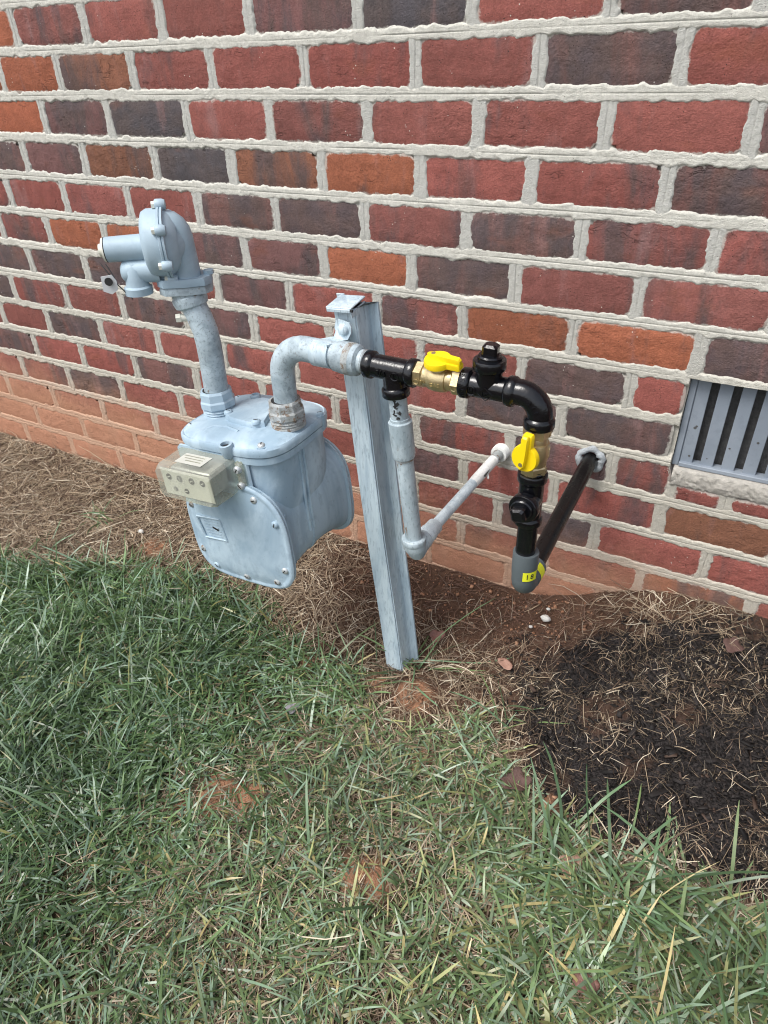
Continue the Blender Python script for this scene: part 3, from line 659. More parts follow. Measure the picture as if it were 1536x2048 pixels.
for z,nm,mt in ((.827,'flange','reg'),(.8145,'companion_flange','pipe')):
    b=B(); k=1 if nm=='flange' else .97; b.prism([(p[0]*k,p[1]*k) for p in flo],rp_(-.002,0,z),ra,rs_,(0,0,.0115),.05); fo=b.build(nm,mt,rg,smooth=40)
for s in (-1,1):
    b=B(); b.lathe([(0,.0085),(.006,.0085)],rp_(.036*s-.002,0,.8385),(0,0,1),6); b.build('flange_bolt','reg',rg,smooth=20)
b=B(); b.box(rp_(.046,0,.840),(.06,.026,.010),Quaternion((0,0,1),ph),.002); b.build('web','reg',rg)
ZD=.889; dq=.0165
b=B(); b.lathe([(-.020,.032),(-.013,.042),(-.006,.0465),(-.002,.048)],rp_(dq,0,ZD),ra,40,False,False); b.build('rear_dome','reg',rg,smooth=60)
b=B(); b.lathe([(-.0045,.0495),(-.004,.053),(-.0008,.053),(-.0004,.051),(.0004,.051),(.0008,.053),(.004,.053),(.005,.0505)],rp_(dq,0,ZD),ra,44); b.build('clamp_flange','reg',rg,smooth=40)
b=B(); b.lathe([(.004,.0495),(.022,.049),(.029,.0455),(.032,.038),(.033,.02)],rp_(dq,0,ZD),ra,40); b.build('front_case','reg',rg,smooth=50)
for an in (92,35,-25,-62,150,205,250):
    a=R(an); c=rp_(dq,0,ZD)+(rs_*math.cos(a)+up_*math.sin(a))*.0540
    b=B(); b.lathe([(-.009,.0065),(-.005,.0082),(.004,.0082),(.006,.0070)],c,ra,14); lg=b.build('lug','reg',rg,smooth=40)
    b=B(); b.lathe([(.005,.0056),(.011,.0054)],c,ra,6); b.build('bolt','cream',lg,smooth=20)
ZB=.884
b=B(); b.lathe([(.0,.0205),(.010,.0195),(.063,.0183),(.0635,.0150)],rp_(dq+.028,0.002,ZB),ra,30); br=b.build('spring_barrel','reg',rg,smooth=40)
b=B(); b.lathe([(0,.0184),(.0012,.0183)],rp_(dq+.0913,.002,ZB),ra,30); b.build('seal_line','dark',br)
b=B(); b.lathe([(0,.0182),(.003,.0172),(.0035,.010),(.009,.009),(.0095,.004)],rp_(dq+.0925,.002,ZB),ra,20); b.build('barrel_cap','cream',br,smooth=40)
b=B(); b.lathe([(0,.021),(.01,.0185),(.044,.0170),(.054,.015),(.058,.009)],rp_(dq+.018,-.004,ZB-.033),ra,24); b.build('vent_arm','reg',rg,smooth=50)
vc=rp_(dq+.056,-.006,0)
b=B(); b.lathe([(.817,.0195),(.8175,.0215),(.828,.0215),(.8305,.018),(.838,.0165),(.854,.0168),(.864,.010)],(vc.x,vc.y,0),(0,0,1),26); b.build('vent_outlet','reg',rg,smooth=40)
b=B(); b.tube([rp_(dq+.103,-.004,ZB-.02),rp_(dq+.092,-.014,ZB-.034),rp_(dq+.082,-.016,ZB-.05),rp_(dq+.066,-.016,ZB-.072)],.0009,6); b.tube([rp_(dq+.096,-.006,ZB-.019),rp_(dq+.086,-.014,ZB-.038)],.0008,6); sw=b.build('seal_wire','ink',rg)
tq=[(-.011,.012),(.006,.014),(.011,.004),(.010,-.009),(.0,-.015),(-.012,-.010)]
tu=Vector((.84,.54,0)); b=B(); b.prism(tq,rp_(dq+.094,-.020,ZB-.046),tu,(0,0,1),Vector((.54,-.84,0))*-.002); b.build('seal_tag','tag',sw,smooth=0)
b=B(); b.lathe([(0,.0062),(.001,.0062)],rp_(dq+.094,-.0225,ZB-.041),(-.54*-1,-.84,0),14); b.build('seal_ring','ink',sw)

# ------------------------------------------------------------------ black gas line
ZR=.7435; bl=thing('black_gas_line',(-.2185,YR,.41),'glossy black iron pipe fittings from post to wall with grey plastic elbow','pipe')
def collar(b,o,ax,r0=.0172,r1=.0205,l=.013): b.lathe([(0,r0-.002),(.0006,r1-.001),(.002,r1),(l-.002,r1),(l,r1-.0012),(l+.002,r0)],o,ax,30)
# first tee
b=B(); b.lathe([(0,.0172),(.078,.0172)],(-.478,YR,ZR+.0015),(1,0,-.02),30); collar(b,(-.481,YR,ZR+.0018),(1,0,-.02)); collar(b,(-.399,YR,ZR),(-1,0,.02))
b.lathe([(0,.0172),(.030,.0178)],(-.4365,YR,ZR),(.09,0,-1),30); collar(b,(-.4330,YR,ZR-.040),(-.09,0,1),.0172,.0208,.014); tee1=b.build('tee','black',bl,smooth=40)
b=B(); d1=Vector((.0,-.80,.0)); 
def on_cyl(b,txt,size,x,ang,zc=ZR,r=.0176,axis='x'):
    n=Vector((0,-math.cos(ang),math.sin(ang))); letters(b,txt,size,Vector((x,YR,zc))+n*r,(1,0,0),(0,math.sin(ang),math.cos(ang)),.0012)
on_cyl(b,'3/4',.013,-.449,R(-6)); on_cyl(b,'P',.010,-.427,R(-4)); b.build('raised_mark','black',tee1,smooth=0)
def ring_mark(b,o,n,r,t=.0008):
    n=Vector(n).normalized(); u=n.orthogonal().normalized(); v=n.cross(u); b.tube([Vector(o)+u*r*math.cos(2*PI*i/16)+v*r*math.sin(2*PI*i/16) for i in range(17)],t,5)
b=B(); ring_mark(b,(-.427,YR-.0172,ZR-.003),(0,-1,-.15),.0062); b.build('ring_mark','black',tee1)
# second, plugged tee
b=B(); b.lathe([(0,.0172),(.074,.0172)],(-.328,YR,ZR-.0005),(1,0,0),30); collar(b,(-.3305,YR,ZR),(1,0,0),.0172,.0212,.014); collar(b,(-.2535,YR,ZR-.001),(-1,0,0),.0172,.0208,.012)
b.lathe([(0,.0176),(.030,.0182)],(-.2925,YR,ZR),(0,0,1),30); collar(b,(-.2925,YR,ZR+.040),(0,0,-1),.0178,.0225,.015); t2=b.build('tee','black',bl,smooth=40)
def plug(o,ax,parent,tw=0.):
    o=Vector(o);ax=Vector(ax).normalized(); b=B(); b.lathe([(-.004,.0165),(.003,.0165),(.005,.0150)],o,ax,26); q=ax.to_track_quat('Z','Y')@Quaternion((0,0,1),tw)
    b.box(o+ax*.011,(.0205,.0205,.0175),q,.0030); b.build('plug','black',parent,smooth=28)
plug((-.2925,YR,ZR+.0405),(.05,0,1),t2,.12)
b=B()
for i,ch in enumerate('BRANN'):
    an=R(52-21*i); n=Vector((0,-math.cos(an),math.sin(an))); letters(b,ch,.0105,Vector((-.3235,YR,ZR))+n*.0212,(0,-math.sin(an),-math.cos(an)),(1,0,0),.0012)
on_cyl(b,'LO',.0075,-.2905,R(-14)); on_cyl(b,'H',.009,-.311,R(-6)); b.build('raised_mark','black',t2,smooth=0)
b=B(); ring_mark(b,(-.311,YR-.0174,ZR-.002),(0,-1,-.1),.0066); nn=Vector((0,-.97,-.24)); o=Vector((-.2905,YR,ZR))+nn*.0175; uu=Vector((1,0,0)); vv=Vector((0,-.24,.97))
b.tube([o+uu*.0105,o+vv*.0105,o-uu*.0105,o-vv*.0105,o+uu*.0105],.0007,5); b.build('ring_mark','black',t2)
# ninety degree elbow
EX=-.2185; b=B(); er=.029; ac=(EX-er,YR,ZR-er)
b.tube([(EX-.046,YR,ZR)]+arc(ac,(0,0,1),(1,0,0),er,0,PI/2,12)+[(EX,YR,ZR-er-.012)],.0178,28); collar(b,(EX,YR,.6985),(0,0,1),.0178,.0212,.014); collar(b,(EX-.046,YR,ZR),(1,0,0),.0178,.0203,.011)
el=b.build('elbow','black',bl,smooth=40)
b=B()
for i,ch in enumerate('3/4'):
    an=R(52-14*i); c=Vector((ac[0]+er*math.cos(an)*1.08,YR-.0176,ac[2]+er*math.sin(an)*1.08)); letters(b,ch,.0075,c,(math.sin(an),0,-math.cos(an)),(math.cos(an),0,math.sin(an)),.0016)
b.build('raised_mark','black',el,smooth=0)
# third tee with plug facing the viewer
b=B(); b.lathe([(0,.0178),(.082,.0178)],(EX-.001,YR,.542),(0,0,1),30); collar(b,(EX-.001,YR,.6285),(0,0,-1),.0178,.0212,.014); collar(b,(EX-.001,YR,.5415),(0,0,1),.0178,.0205,.012)
b.lathe([(0,.0178),(.030,.0182)],(EX-.001,YR,.5845),(-.02,-1,0),30); collar(b,Vector((EX-.001,YR,.5845))+Vector((-.02,-1,0)).normalized()*.034,(.12,1,0),.0178,.0215,.014); t3=b.build('tee','black',bl,smooth=40)
plug(Vector((EX-.001,YR,.5845))+Vector((-.02,-1,0)).normalized()*.0345,(-.02,-1,0),t3,.25)
b=B(); b.lathe([(0,.0150),(.086,.0150)],(EX,YR,.463),(0,0,1),28); b.build('nipple','black',bl)
# thread rings showing under the brass valve
b=B(); b.lathe([(0,.015),(.002,.0168),(.004,.0155),(.006,.0168),(.008,.0155),(.010,.0165)],(EX,YR,.624),(0,0,1),28); b.build('thread','black',t3)
# grey plastic elbow
PE=Vector((EX+.0015,YR,.437)); b=B()
wy=Vector((.012,1,.022)).normalized()
b.lathe([(.052,.0165),(.0525,.0193),(.05,.0198),(.018,.0196),(.006,.0188)],(PE.x,PE.y,PE.z),(0,0,1),30,True,False)
b.tube([PE+Vector((0,0,.012)),PE+Vector((0,0,.004))]+[PE+Vector((0,.022-.022*math.cos(R(a)),.002-.022*math.sin(R(a))+.0)) for a in (0,15,30,45,60,75,88)]+[PE+Vector((0,.032,-.0195))],.0186,28)
pe=b.build('plastic_elbow','pvc',bl,smooth=50)
HZ=PE.z-.0195
b=B(); b.lathe([(0,.0186),(.002,.0198),(.036,.0198),(.0365,.016)],(PE.x,PE.y+.022,HZ+.0),wy,30,False,True); b.build('socket','pvc',pe,smooth=40)
def patch(a0,a1,t0,t1,o,ax,r,name,mat,parent,u0):
    o=Vector(o);ax=Vector(ax).normalized();u=Vector(u0);u=(u-ax*u.dot(ax)).normalized();v=ax.cross(u); b=B()
    b.grid([[o+ax*t+(u*math.cos(a)+v*math.sin(a))*r for a in np.linspace(a0,a1,8)] for t in (t0,t1)],False); return b.build(name,mat,parent)
lb=patch(R(-8),R(62),.008,.025,PE,(0,0,1),.0201,'label_strip','label',pe,(.35,-1,0))
b=B()
for an,ch in ((12,'1'),(34,'8')):
    u=Vector((.33,-.944,0)).normalized(); v=Vector((0,0,1)).cross(u); n=u*math.cos(R(an))+v*math.sin(R(an)); letters(b,ch,.013,PE+Vector((0,0,.0165))+n*.0203,Vector((0,0,1)).cross(n),(0,0,1),.0002)
b.build('label_print','ink',lb,smooth=0)
lb2=patch(R(-40),R(40),.012,.030,(PE.x,PE.y+.020,HZ),wy,.0201,'label_strip','label',pe,(1,0,.35))
# pipe into the wall
W=Vector((-.2085,.01,.4635)); b=B(); b.tube([Vector((PE.x,PE.y+.05,HZ+.0008)),Vector((PE.x,PE.y+.05,HZ+.0008)).lerp(W,.5),W],.0150,26); b.build('wall_pipe','blackm',bl)
b=B()
rs=[]
for i in range(29):
    a=2*PI*i/28; n1=float(vnoise(i%28*.9,3.3,5)); n2=float(vnoise(i%28*.7,8.3,6)); rr=.0185+.006*n1; rc=.0045+.0045*n2
    c=Vector((-.2085+rr*math.cos(a),-.002,.4630+rr*math.sin(a)*1.02)); e=Vector((math.cos(a),0,math.sin(a)))
    rs.append([c+e*(rc*math.cos(t))+Vector((0,-1,0))*(rc*.8*math.sin(t)+.001*random.random()) for t in np.linspace(0,2*PI,9)[:-1]])
b.grid(rs,True); b.build('sealant_ring','foam',bl,smooth=60)

# ------------------------------------------------------------------ brass ball valves
def valve(o,ax,stem,wing,label,w2=0.):
    o=Vector(o);ax=Vector(ax).normalized();st=Vector(stem).normalized(); wg=Vector(wing); wg=(wg-st*wg.dot(st)).normalized(); sd_=st.cross(wg)
    t=thing('ball_valve',o,label,'valve','brass ball valves with yellow handles')
    L=.0355
    b=B(); b.lathe([(-L+.012,.0150),(-L+.015,.0162),(-L+.020,.0160),(-.012,.0182),(-.004,.0195),(.006,.0195),(.013,.0180),(L-.022,.0160),(L-.014,.0158),(L-.012,.0150)],o,ax,30); b.lathe([(.010,.0135),(.022,.0115),(.025,.009)],o,st,22); bo=b.build('body','brass',t,smooth=50)
    for s in (-1,1):
        b=B(); b.lathe([(L-.014,.0172),(L-.012,.0190),(L-.002,.0190),(L,.0175)],o,ax*s,6,True,True,.25); b.lathe([(L-.001,.0165),(L+.004,.0162)],o,ax*s,24); b.build('hex_end','brass',bo,smooth=20)
    n=ax.cross(st); b=B()
    fr=n if n.y<0 else -n
    if abs(fr.y)<.3: fr=Vector((1,0,0))
    tx=ax if ax.x>.5 else Vector((0,0,1)); ty=fr.cross(tx)
    letters(b,'GAS',.0085,o+fr*.0192,tx,ty,.0005); letters(b,'3/4',.0065,o+fr*.0167-tx*.019,tx,ty,.0004); ring_mark(b,o+fr*.0180+tx*.0285,fr,.0042,.0005); ring_mark(b,o+fr*.0180-tx*.0285,fr,.0042,.0005); b.build('raised_mark','brass',bo,smooth=0)
    h0=o+st*.0235
    b=B(); out=[]
    for i in range(30):
        a=R(24+312*i/29); out.append((.0195*math.cos(a),.0195*math.sin(a)))
    out+= [(.034,-.0072),(.0365,-.0055),(.0365,.0055),(.034,.0072)]
    b.prism(out,h0,wg,sd_,st*.008,.05)
    fin=[(-.0165,0),(-.010,.0042),(.010,.0050),(.034,.0046),(.036,.003),(.036,-.003),(.034,-.0046),(.010,-.0050),(-.010,-.0042)]
    b.prism(fin,h0+st*.0078,wg,sd_,st*.0075,.10); hd=b.build('handle','yellow',t,smooth=40)
    b=B(); b.lathe([(0,.0032),(.0006,.0032)],h0+st*.0150-wg*.006,st,16); b.build('handle_screw','brass',hd)
    return t
valve((-.3645,YR,ZR),(1,0,0),(.0,-.22,1),(1,-.12,0),'brass valve with yellow handle lying flat on the horizontal pipe')
valve((EX-.001,YR,.6635),(0,0,1),(-.20,-1,0),(.06,0,1),'brass valve with upright yellow handle on the vertical pipe')

# ------------------------------------------------------------------ galvanised drop and wall pipe
gl=thing('galvanised_gas_line',(-.409,-.355,.41),'galvanised pipe dropping behind the post and turning into the wall','pipe')
rt=Vector((-.4325,YR,.712)); rbm=Vector((-.4078,-.356,.435)); dv=(rbm-rt)
b=B(); b.tube([rt,rt+dv*.5,rbm],.0138,24); b.build('riser','galv',gl)
b=B(); L=dv.length; b.lathe([(L*.155,.0138),(L*.157,.0152),(L*.175,.0152)],rt,dv,24); b.lathe([(L*.172,.0160),(L*.178,.0182),(L*.37,.0180),(L*.395,.0168),(L*.40,.0140)],rt,dv,28); b.build('coupling','galv',gl,smooth=45)
b=B(); b.lathe([(0,.0150),(.003,.0150)],rt+dv*.40,dv,24); b.build('thread','nut',gl)
b=B(); rq=random.Random(5)
for i in range(16): b.box(Vector((-.4255+rq.uniform(-.0045,.0045),YR-.0142+rq.uniform(-.0002,.0012),.690+rq.uniform(-.016,.013))),(rq.uniform(.0015,.005),.0006,rq.uniform(.0015,.006)),Quaternion((0,1,0),rq.uniform(-1,1)))
o=b.build('paint_smudge','ink',gl,smooth=0); o['kind']='stuff'
we=Vector((-.3845,.01,.4385)); es=Vector((-.4070,-.355,.428))
dw=(we-es)
b=B(); b.tube([rbm+Vector((0,0,.012)),rbm+Vector((0,0,-.002)),es+Vector((.0003,.002,-.004)),es+dw.normalized()*.012,es+dw.normalized()*.03],[.0185,.0192,.0192,.0185,.0175],24); collar(b,rbm+Vector((-.0012,0,.016)),(0,0,-1),.0175,.0205,.012); b.build('elbow','galv',gl,smooth=50)
b=B(); b.lathe([(.024,.0140),(.026,.0158),(.048,.0162),(.050,.0150),(.070,.0144),(.074,.0108)],es,dw,26); b.build('union','spot',gl,smooth=45)
b=B(); b.tube([es+dw*.2,es+dw*.62],.0100,20); b.build('wall_pipe','spot',gl)
b=B(); b.tube([es+dw*.60,es+dw*.64,es+dw*.86],[.0101,.0108,.0108],20); b.box(es+dw*.72+Vector((.0115,0,-.004)),(.004,.022,.004),Quaternion((0,0,1),.4),.001); b.build('white_wrap','white',gl)
b=B(); b.tube([es+dw*.86,we],.0112,20); b.build('bare_end','nut',gl)
b=B(); b.lathe([(0,.0115),(.0005,.0168),(.003,.0176),(.05,.0176)],es+dw*.925,dw,26,False,True); b.build('sleeve','white',gl,smooth=45)
b=B(); b.box(es+dw*.74+Vector((.0095,-.010,.004)),(.004,.03,.0012),Quaternion((0,0,1),.1)); b.build('torn_tape','ink',gl,smooth=0)

# ------------------------------------------------------------------ grass, straw, mulch (uncountable stuff)
def blades(name,px,py,L,W,head,el0,el1,col,mat,curl=None,seg=4,rise=0.,taper=.12):
    n=len(px); t=np.linspace(0,1,seg+1); pos=np.stack([px,py,gz(px,py)+rise],-1); V=np.zeros((n,seg+1,2,3)); ca=np.zeros((n,seg+1,2,4))
    cur=pos.copy(); tw=rng.normal(0,.5,n); ds=L/seg
    for i in range(seg+1):
        e=el0+(el1-el0)*t[i]; hd=head+(curl*t[i] if curl is not None else 0)
        d=np.stack([np.cos(hd)*np.cos(e),np.sin(hd)*np.cos(e),np.sin(e)],-1)
        if i>0: cur=cur+d*ds[:,None]
        gzc=gz(cur[:,0],np.minimum(cur[:,1],0))+.0015+rng.uniform(0,.006,n)*(i>0); cur[:,2]=np.maximum(cur[:,2],gzc); cur[:,1]=np.minimum(cur[:,1],-.006)
        side=np.stack([-np.sin(hd)*np.cos(tw),np.cos(hd)*np.cos(tw),np.sin(tw)],-1)
        wd=W*(taper if i==seg else (1-.25*t[i]**2 if i>0 else .7))
        V[:,i,0]=cur+side*(wd/2)[:,None]; V[:,i,1]=cur-side*(wd/2)[:,None]
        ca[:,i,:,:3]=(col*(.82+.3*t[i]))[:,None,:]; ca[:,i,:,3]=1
    base=(np.arange(n)*(seg+1)*2)[:,None]; F=[]
    for i in range(seg): F.append(np.concatenate([base+2*i,base+2*i+1,base+2*i+3,base+2*i+2],1))
    F=np.stack(F,1).reshape(-1)
    o=raw_mesh(name,V.reshape(-1,3),F,4,mat,True,{'col':ca.reshape(-1,4)}); return o
def scatter(n,x0,x1,y0,y1,dens):
    x=rng.uniform(x0,x1,n); y=rng.uniform(y0,y1,n); k=rng.random(n)<dens(x,y); return x[k],y[k]
def visible(x,y,m=.12):   # keep blades to the ground near the view
    return (y>-1.45)&(x>-1.9-.0*y)&(x<.48)
# lawn
def grass_cols(n,x,y):
    g1=np.array([.042,.090,.030]); g2=np.array([.165,.270,.110]); g3=np.array([.27,.28,.11]); g4=np.array([.48,.39,.18]); g5=np.array([.20,.30,.22])
    t=(rng.random(n)**1.3)[:,None]; patch=fnoise(x*5,y*5,77,2)[:,None]
    c=g1*(1-t)+g2*t; m=rng.random(n); c=np.where((m<.20)[:,None],c*.25+g5*.9,c); c=np.where(((m>.20)&(m<.235))[:,None],np.array([.36,.43,.33])*(.7+.5*t),c)  # pale and blue-green blades carry sky highlights in their colour
    yel=sstep((x+.85)/.6)*.26+.01
    c=np.where(((m>.97-yel*.55))[:,None],g3*(.6+.7*rng.random(n)[:,None]),c); c=np.where((m>.995-yel*.10)[:,None],g4*(.7+.5*rng.random(n)[:,None]),c)
    k=sstep((x+.85)/.55)[:,None]; c=c*(1-k*.22)+np.array([.20,.205,.115])*k*.22*(.5+rng.random(n)[:,None]); return c*(.62+.70*patch)*(1+.10*k)
px,py=scatter(150000,-1.95,.46,-1.35,-.2,lambda x,y:lawn(x,y)*(.47+.43*sstep((-.5-x)/.5))*(.28+1.22*fnoise(x*9,y*9,3)))
k=visible(px,py); px,py=px[k],py[k]; n=len(px)
hd=2*PI*fnoise(px*4.5,py*4.5,12,2)*2.2+rng.normal(0,1.7,n)
L=np.clip(rng.gamma(4,.0125,n),.015,.13)*(.80+.3*sstep((-.6-px)/.5)+.35*sstep((px+.25)/.2)*sstep((-.45-py)/.1)); W=np.clip(rng.normal(.0029,.0011,n),.0011,.0062)*(1+.35*sstep((px+.3)/.3))
e0=np.clip(rng.normal(.50,.36,n),.02,1.3); e1=e0-np.clip(rng.normal(.50,.38,n),.0,1.8)
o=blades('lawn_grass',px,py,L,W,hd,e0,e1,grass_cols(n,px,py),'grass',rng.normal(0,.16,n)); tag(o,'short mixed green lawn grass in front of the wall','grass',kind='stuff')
# tall individual-looking blades at the mulch edge and round the post
tx=[];ty=[];tl=[];tw_=[];th=[];te=[]
def tuft(cx,cy,n,r,l0,l1,w0,w1,e=(.9,1.4),hr=None):
    for i in range(n):
        tx.append(cx+random.gauss(0,r));ty.append(cy+random.gauss(0,r));tl.append(random.uniform(l0,l1));tw_.append(random.uniform(w0,w1));th.append(random.uniform(0,2*PI) if hr is None else random.uniform(*hr));te.append(random.uniform(*e))
for cx,cy in ((-.03,-.50),(.04,-.51),(.10,-.515),(.155,-.52),(-.085,-.51),(.21,-.53),(.06,-.55),(.13,-.57),(.0,-.56),(-.06,-.58),(.19,-.60)): tuft(cx,cy,4,.022,.08,.19,.0034,.0062,(.6,1.3))
for cx,cy in ((-.44,-.285),(-.455,-.31),(-.25,-.33),(-.235,-.36),(-.485,-.315),(-.62,-.36),(-.70,-.36)): tuft(cx,cy,7,.012,.06,.15,.002,.004,(.3,1.2))
tuft(-.452,-.275,1,.0,.24,.25,.0028,.003,(.95,1.0),(.55,.65)); tuft(-.45,-.27,1,.0,.20,.21,.0028,.003,(.25,.3),(.2,.3)); tuft(-.45,-.285,2,.004,.16,.20,.002,.003,(.2,.4),(-.3,.4))
for cx,cy in ((-1.45,-.20),(-1.50,-.35),(-1.57,-.42),(-1.15,-.29),(-1.05,-.28),(-.93,-.27)): tuft(cx,cy,16,.02,.04,.10,.0015,.003,(.3,1.2))
for i in range(40): tuft(random.uniform(-1.3,.3),random.uniform(-1.0,-.55),1,.01,.10,.18,.003,.005,(.2,.9))
tx,ty,tl,tw_,th,te=map(np.array,(tx,ty,tl,tw_,th,te)); n=len(tx)
gc=np.array([.10,.175,.085])*(.7+.8*rng.random(n)[:,None])+np.array([.05,.04,0])*(rng.random(n)<.3)[:,None]
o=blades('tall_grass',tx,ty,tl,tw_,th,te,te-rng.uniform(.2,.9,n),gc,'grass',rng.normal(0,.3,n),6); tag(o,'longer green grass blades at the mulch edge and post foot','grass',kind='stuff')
# straw and thatch
def strawcol(n,x,y):
    a=np.array([.335,.26,.178]);b_=np.array([.145,.102,.072]);c_=np.array([.54,.47,.36]); t=rng.random(n)[:,None]
    c=np.where(t<.40,b_,np.where(t<.86,a,c_))*(.75+.5*rng.random(n)[:,None]); rz=redzone(x,y)[:,None]; mu=mulch(x,y)[:,None]
    pale=(rng.random(n)<.16)[:,None]; rz=np.where(pale,rz*.15,rz); c=c*(1-rz*.85)+np.array([.125,.066,.048])*rz*.85*(.5+.9*rng.random(n)[:,None]); dk=rng.random(n)[:,None]<.45; return np.where((mu>.5)&dk,c*.28,np.where(mu>.5,c*1.0,c))
def sd1(x,y):
    l=lawn(x,y); m=mulch(x,y); lf=.50+.5*sstep((-.62-x)/.3); return np.clip((1-l)*(1-m)*lf+l*(.09+.38*sstep((x+.75)/.4)+.5*sstep((fnoise(x*7,y*7,88,2)-.58)/.12))+m*(.26+.80*sstep((fnoise(x*8,y*8,55,2)-.47)/.18))+.5*sstep((y+.10)/.08)*m*.6,0,1)*(.5+.8*fnoise(x*12,y*12,66))*(1-.85*clay(x,y))*(1-.45*redzone(x,y))
px,py=scatter(150000,-2.35,.46,-1.3,-.004,lambda x,y:sd1(x,y)); n=len(px)
L=np.clip(rng.gamma(3,.016,n),.012,.13); mu=mulch(px,py); L=L*(1-.5*mu)*(1-.3*redzone(px,py)); W=np.clip(rng.normal(.0016,.0005,n),.0007,.0034)*(1-.42*mu)
hd=rng.uniform(0,2*PI,n)
o=blades('dry_straw',px,py,L,W,hd,np.clip(rng.normal(.12,.18,n),-.1,.7),rng.normal(-.1,.25,n),strawcol(n,px,py),'straw',rng.normal(0,.7,n),3,.002,.5); tag(o,'dry tan straw and dead grass littering the soil along the wall','straw',kind='stuff')
# bark mulch chips
def chips(name,px,py,ln,wd,th_,col,mat):
    n=len(px); a=rng.uniform(0,2*PI,n); tl=rng.normal(0,.22,n); rl=rng.normal(0,.22,n)
    ex=np.stack([np.cos(a)*np.cos(tl),np.sin(a)*np.cos(tl),np.sin(tl)],-1); ey=np.stack([-np.sin(a)*np.cos(rl),np.cos(a)*np.cos(rl),np.sin(rl)],-1); ez=np.cross(ex,ey)
    c=np.stack([px,py,gz(px,py)+.009*mulch(px,py)*(fnoise(px*24,py*24,4,4)-.3)+rng.uniform(.000,.005,n)],-1)
    V=np.zeros((n,8,3))
    for i,(sx,sy,sz) in enumerate(((-1,-1,-1),(1,-1,-1),(1,1,-1),(-1,1,-1),(-1,-1,1),(1,-1,1),(1,1,1),(-1,1,1))):
        k=rng.uniform(.45,1.,(n,3)); V[:,i]=c+ex*(sx*ln/2*k[:,0])[:,None]+ey*(sy*wd/2*k[:,1])[:,None]+ez*(sz*th_/2*k[:,2])[:,None]
    f=np.array([(0,3,2,1),(4,5,6,7),(0,1,5,4),(1,2,6,5),(2,3,7,6),(3,0,4,7)]); F=(np.arange(n)[:,None,None]*8+f[None]).reshape(-1)
    cc=np.repeat(np.concatenate([col,np.ones((n,1))],1)[:,None,:],8,1)
    return raw_mesh(name,V.reshape(-1,3),F,4,mat,False,{'col':cc.reshape(-1,4)})
px,py=scatter(20000,-.30,.50,-.52,-.01,lambda x,y:mulch(x,y)*.85); n=len(px)
ln=np.clip(rng.gamma(1.2,.0058,n),.002,.055); wd=ln*rng.uniform(.10,.45,n); dk=np.array([.018,.0145,.0135]); 
cc=dk*(.35+.9*rng.random(n)[:,None])+np.array([.05,.03,.02])*(rng.random(n)<.07)[:,None]
o=chips('bark_mulch',px,py,ln,np.clip(wd,.001,.012),np.clip(wd*.22,.0006,.0025),cc,'chip'); tag(o,'near-black shredded bark mulch in the bed below the vent','mulch',kind='stuff')
# crumbs of clay and soil
px,py=scatter(60000,-1.6,.1,-.85,-.01,lambda x,y:np.clip(clay(x,y)*.75+.10*(1-lawn(x,y))*(1-mulch(x,y))+.12*redzone(x,y),0,1)); n=len(px)
ln=np.clip(rng.gamma(2.,.0015,n),.001,.011); t=rng.random(n)[:,None]; cc=np.array([.24,.115,.065])*(1-t)+np.array([.50,.28,.17])*t; nc=(1-np.clip(clay(px,py)*1.6+redzone(px,py),0,1))[:,None]; cc=cc*(1-nc)+np.array([.10,.07,.05])*nc
o=chips('clay_crumbs',px,py,ln,ln*rng.uniform(.6,1,n),ln*.7,cc,'straw'); tag(o,'crumbs of orange clay and soil in the bare patches','soil',kind='stuff')

def thread(o,ax,r,n,parent,mat):
    b=B(); p=[]
    for i in range(n): p+=[(i*.0022,r-.0008),(i*.0022+.0011,r+.0006)]
    p.append((n*.0022,r-.0008)); b.lathe(p,o,ax,26); return b.build('thread',mat,parent,smooth=0)
thread((-.4025,YR,ZR),(1,0,0),.0158,3,tee1,'nut'); thread((-.3305,YR,ZR),(-1,0,0),.0160,2,t2,'zinc'); thread((EX,YR,.7005),(0,0,-1),.0160,2,el,'zinc'); thread((-.4805,YR,.7474),(-1,0,0),.0176,2,tee1,'zinc')
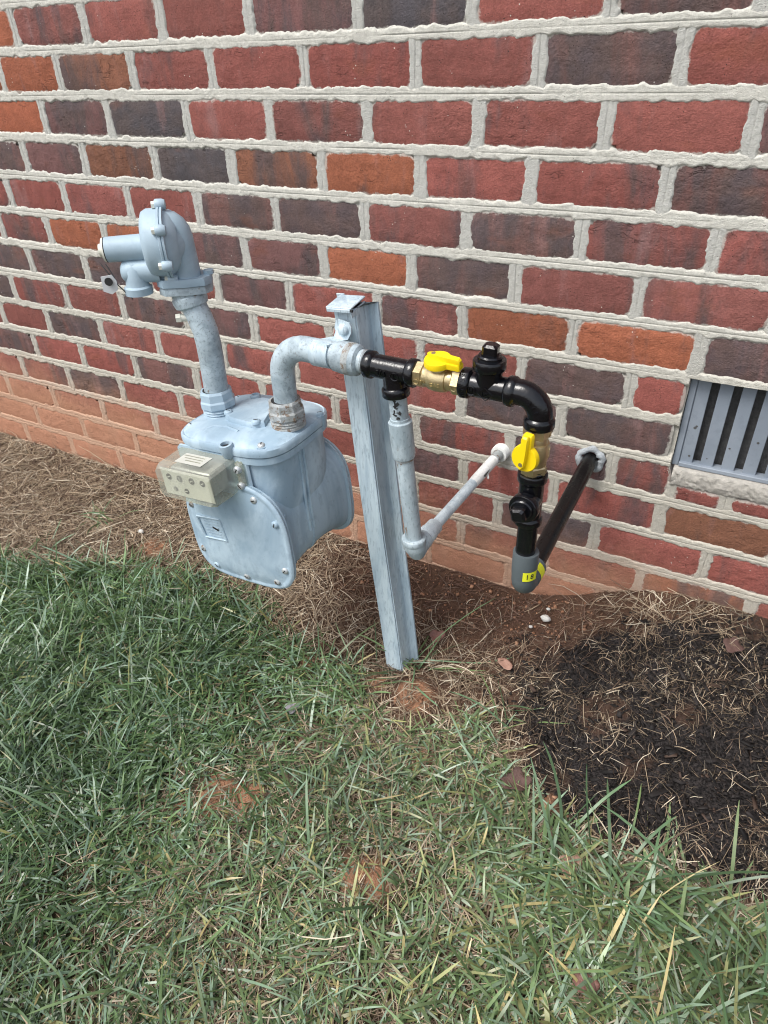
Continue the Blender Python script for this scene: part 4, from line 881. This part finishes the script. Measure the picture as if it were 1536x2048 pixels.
# ------------------------------------------------------------------ small loose things
def leaf(name,loc,size,head,mat,label,curl=.5,lobes=5,tilt=.2):
    cx,cy=loc; z=float(gz(cx,cy))+.010+size*.12; b=B(Matrix.Translation((cx,cy,z))@Matrix.Rotation(head,4,'Z')@Matrix.Rotation(tilt,4,'X')); m=30; rs=[]
    rr=random.Random(int(cx*1000))
    for k in (0.02,.35,.7,1.0):
        r=[]
        for j in range(m):
            t=2*PI*j/m; rad=size*(.55+.28*abs(math.cos(t*lobes/2))**1.5+rr.uniform(-.03,.03)*k)*k
            x,y=rad*math.cos(t),rad*.75*math.sin(t); r.append((x,y,curl*(y*y)/size*1.2+curl*.5*x*x/size*math.sin(t*2+1)-.02*size*k+rr.uniform(-.02,.02)*size*k))
        rs.append(r)
    b.grid(rs,True,True); o=b.build(name,mat,None,(cx,cy,z-.012),smooth=60)
    md=o.modifiers.new('thick','SOLIDIFY'); md.thickness=.0006
    return tag(o,label,'leaf')
leaf('dead_leaf',(-.170,-.448),.036,.5,'leaf1','crumpled dark brown leaf at the corner where lawn meets mulch',.9,5,.1)
leaf('dead_leaf',(.018,-.690),.026,.2,'leaf2','flat reddish-brown leaf deep in the grass near the bottom edge',.25,3,.25)
leaf('dead_leaf',(-.622,-.483),.021,1.0,'leaf3','small pale mauve leaf lying in the lawn below the meter',.8,3,.3)
leaf('dead_leaf',(-.274,-.215),.022,-.5,'leaf4','narrow pinkish leaf on the straw right of the post',.5,2,.2)
leaf('dead_leaf',(-.432,-.205),.024,.9,'leaf2','curled red leaf just behind the post foot',.9,3,.5)
leaf('dead_leaf',(-.045,-.545),.028,.9,'leaf4','torn pinkish-brown leaf among the tall grass below the mulch',.5,3,.3)
leaf('dead_leaf',(.115,-.075),.030,1.4,'leaf1','wide brown leaf on the mulch close under the vent',.4,4,.1)
def pebble(loc,r,label,mat='stone'):
    cx,cy=loc; z=float(gz(cx,cy)); b=B(); rr=random.Random(int(cx*999)); rs=[]
    for i in range(7):
        t=-PI/2+PI*i/6; rs.append([(cx+r*math.cos(t)*math.cos(a)*rr.uniform(.85,1.15),cy+r*.8*math.cos(t)*math.sin(a)*rr.uniform(.85,1.15),z+.008+r*.65+r*.7*math.sin(t)*rr.uniform(.9,1.1)) for a in np.linspace(0,2*PI,11)[:-1]])
    b.grid(rs,True,True,True); return tag(b.build('pebble',mat,None,(cx,cy,z),smooth=40),label,'stone')
pebble((-.234,-.082),.0105,'largest white pebble on the soil below the black wall pipe')
pebble((-.258,-.106),.0045,'small white pebble below and left of the largest one')
pebble((-.2375,-.052),.0045,'small white pebble nearest the wall under the black pipe')
pebble((-1.30,-.20),.008,'small pale stone in the straw left of the meter')
print('bricks',nb,'tris',sum(len(o.data.loop_triangles) if o.type=='MESH' and (o.data.calc_loop_triangles() or True) else 0 for o in bpy.data.objects))
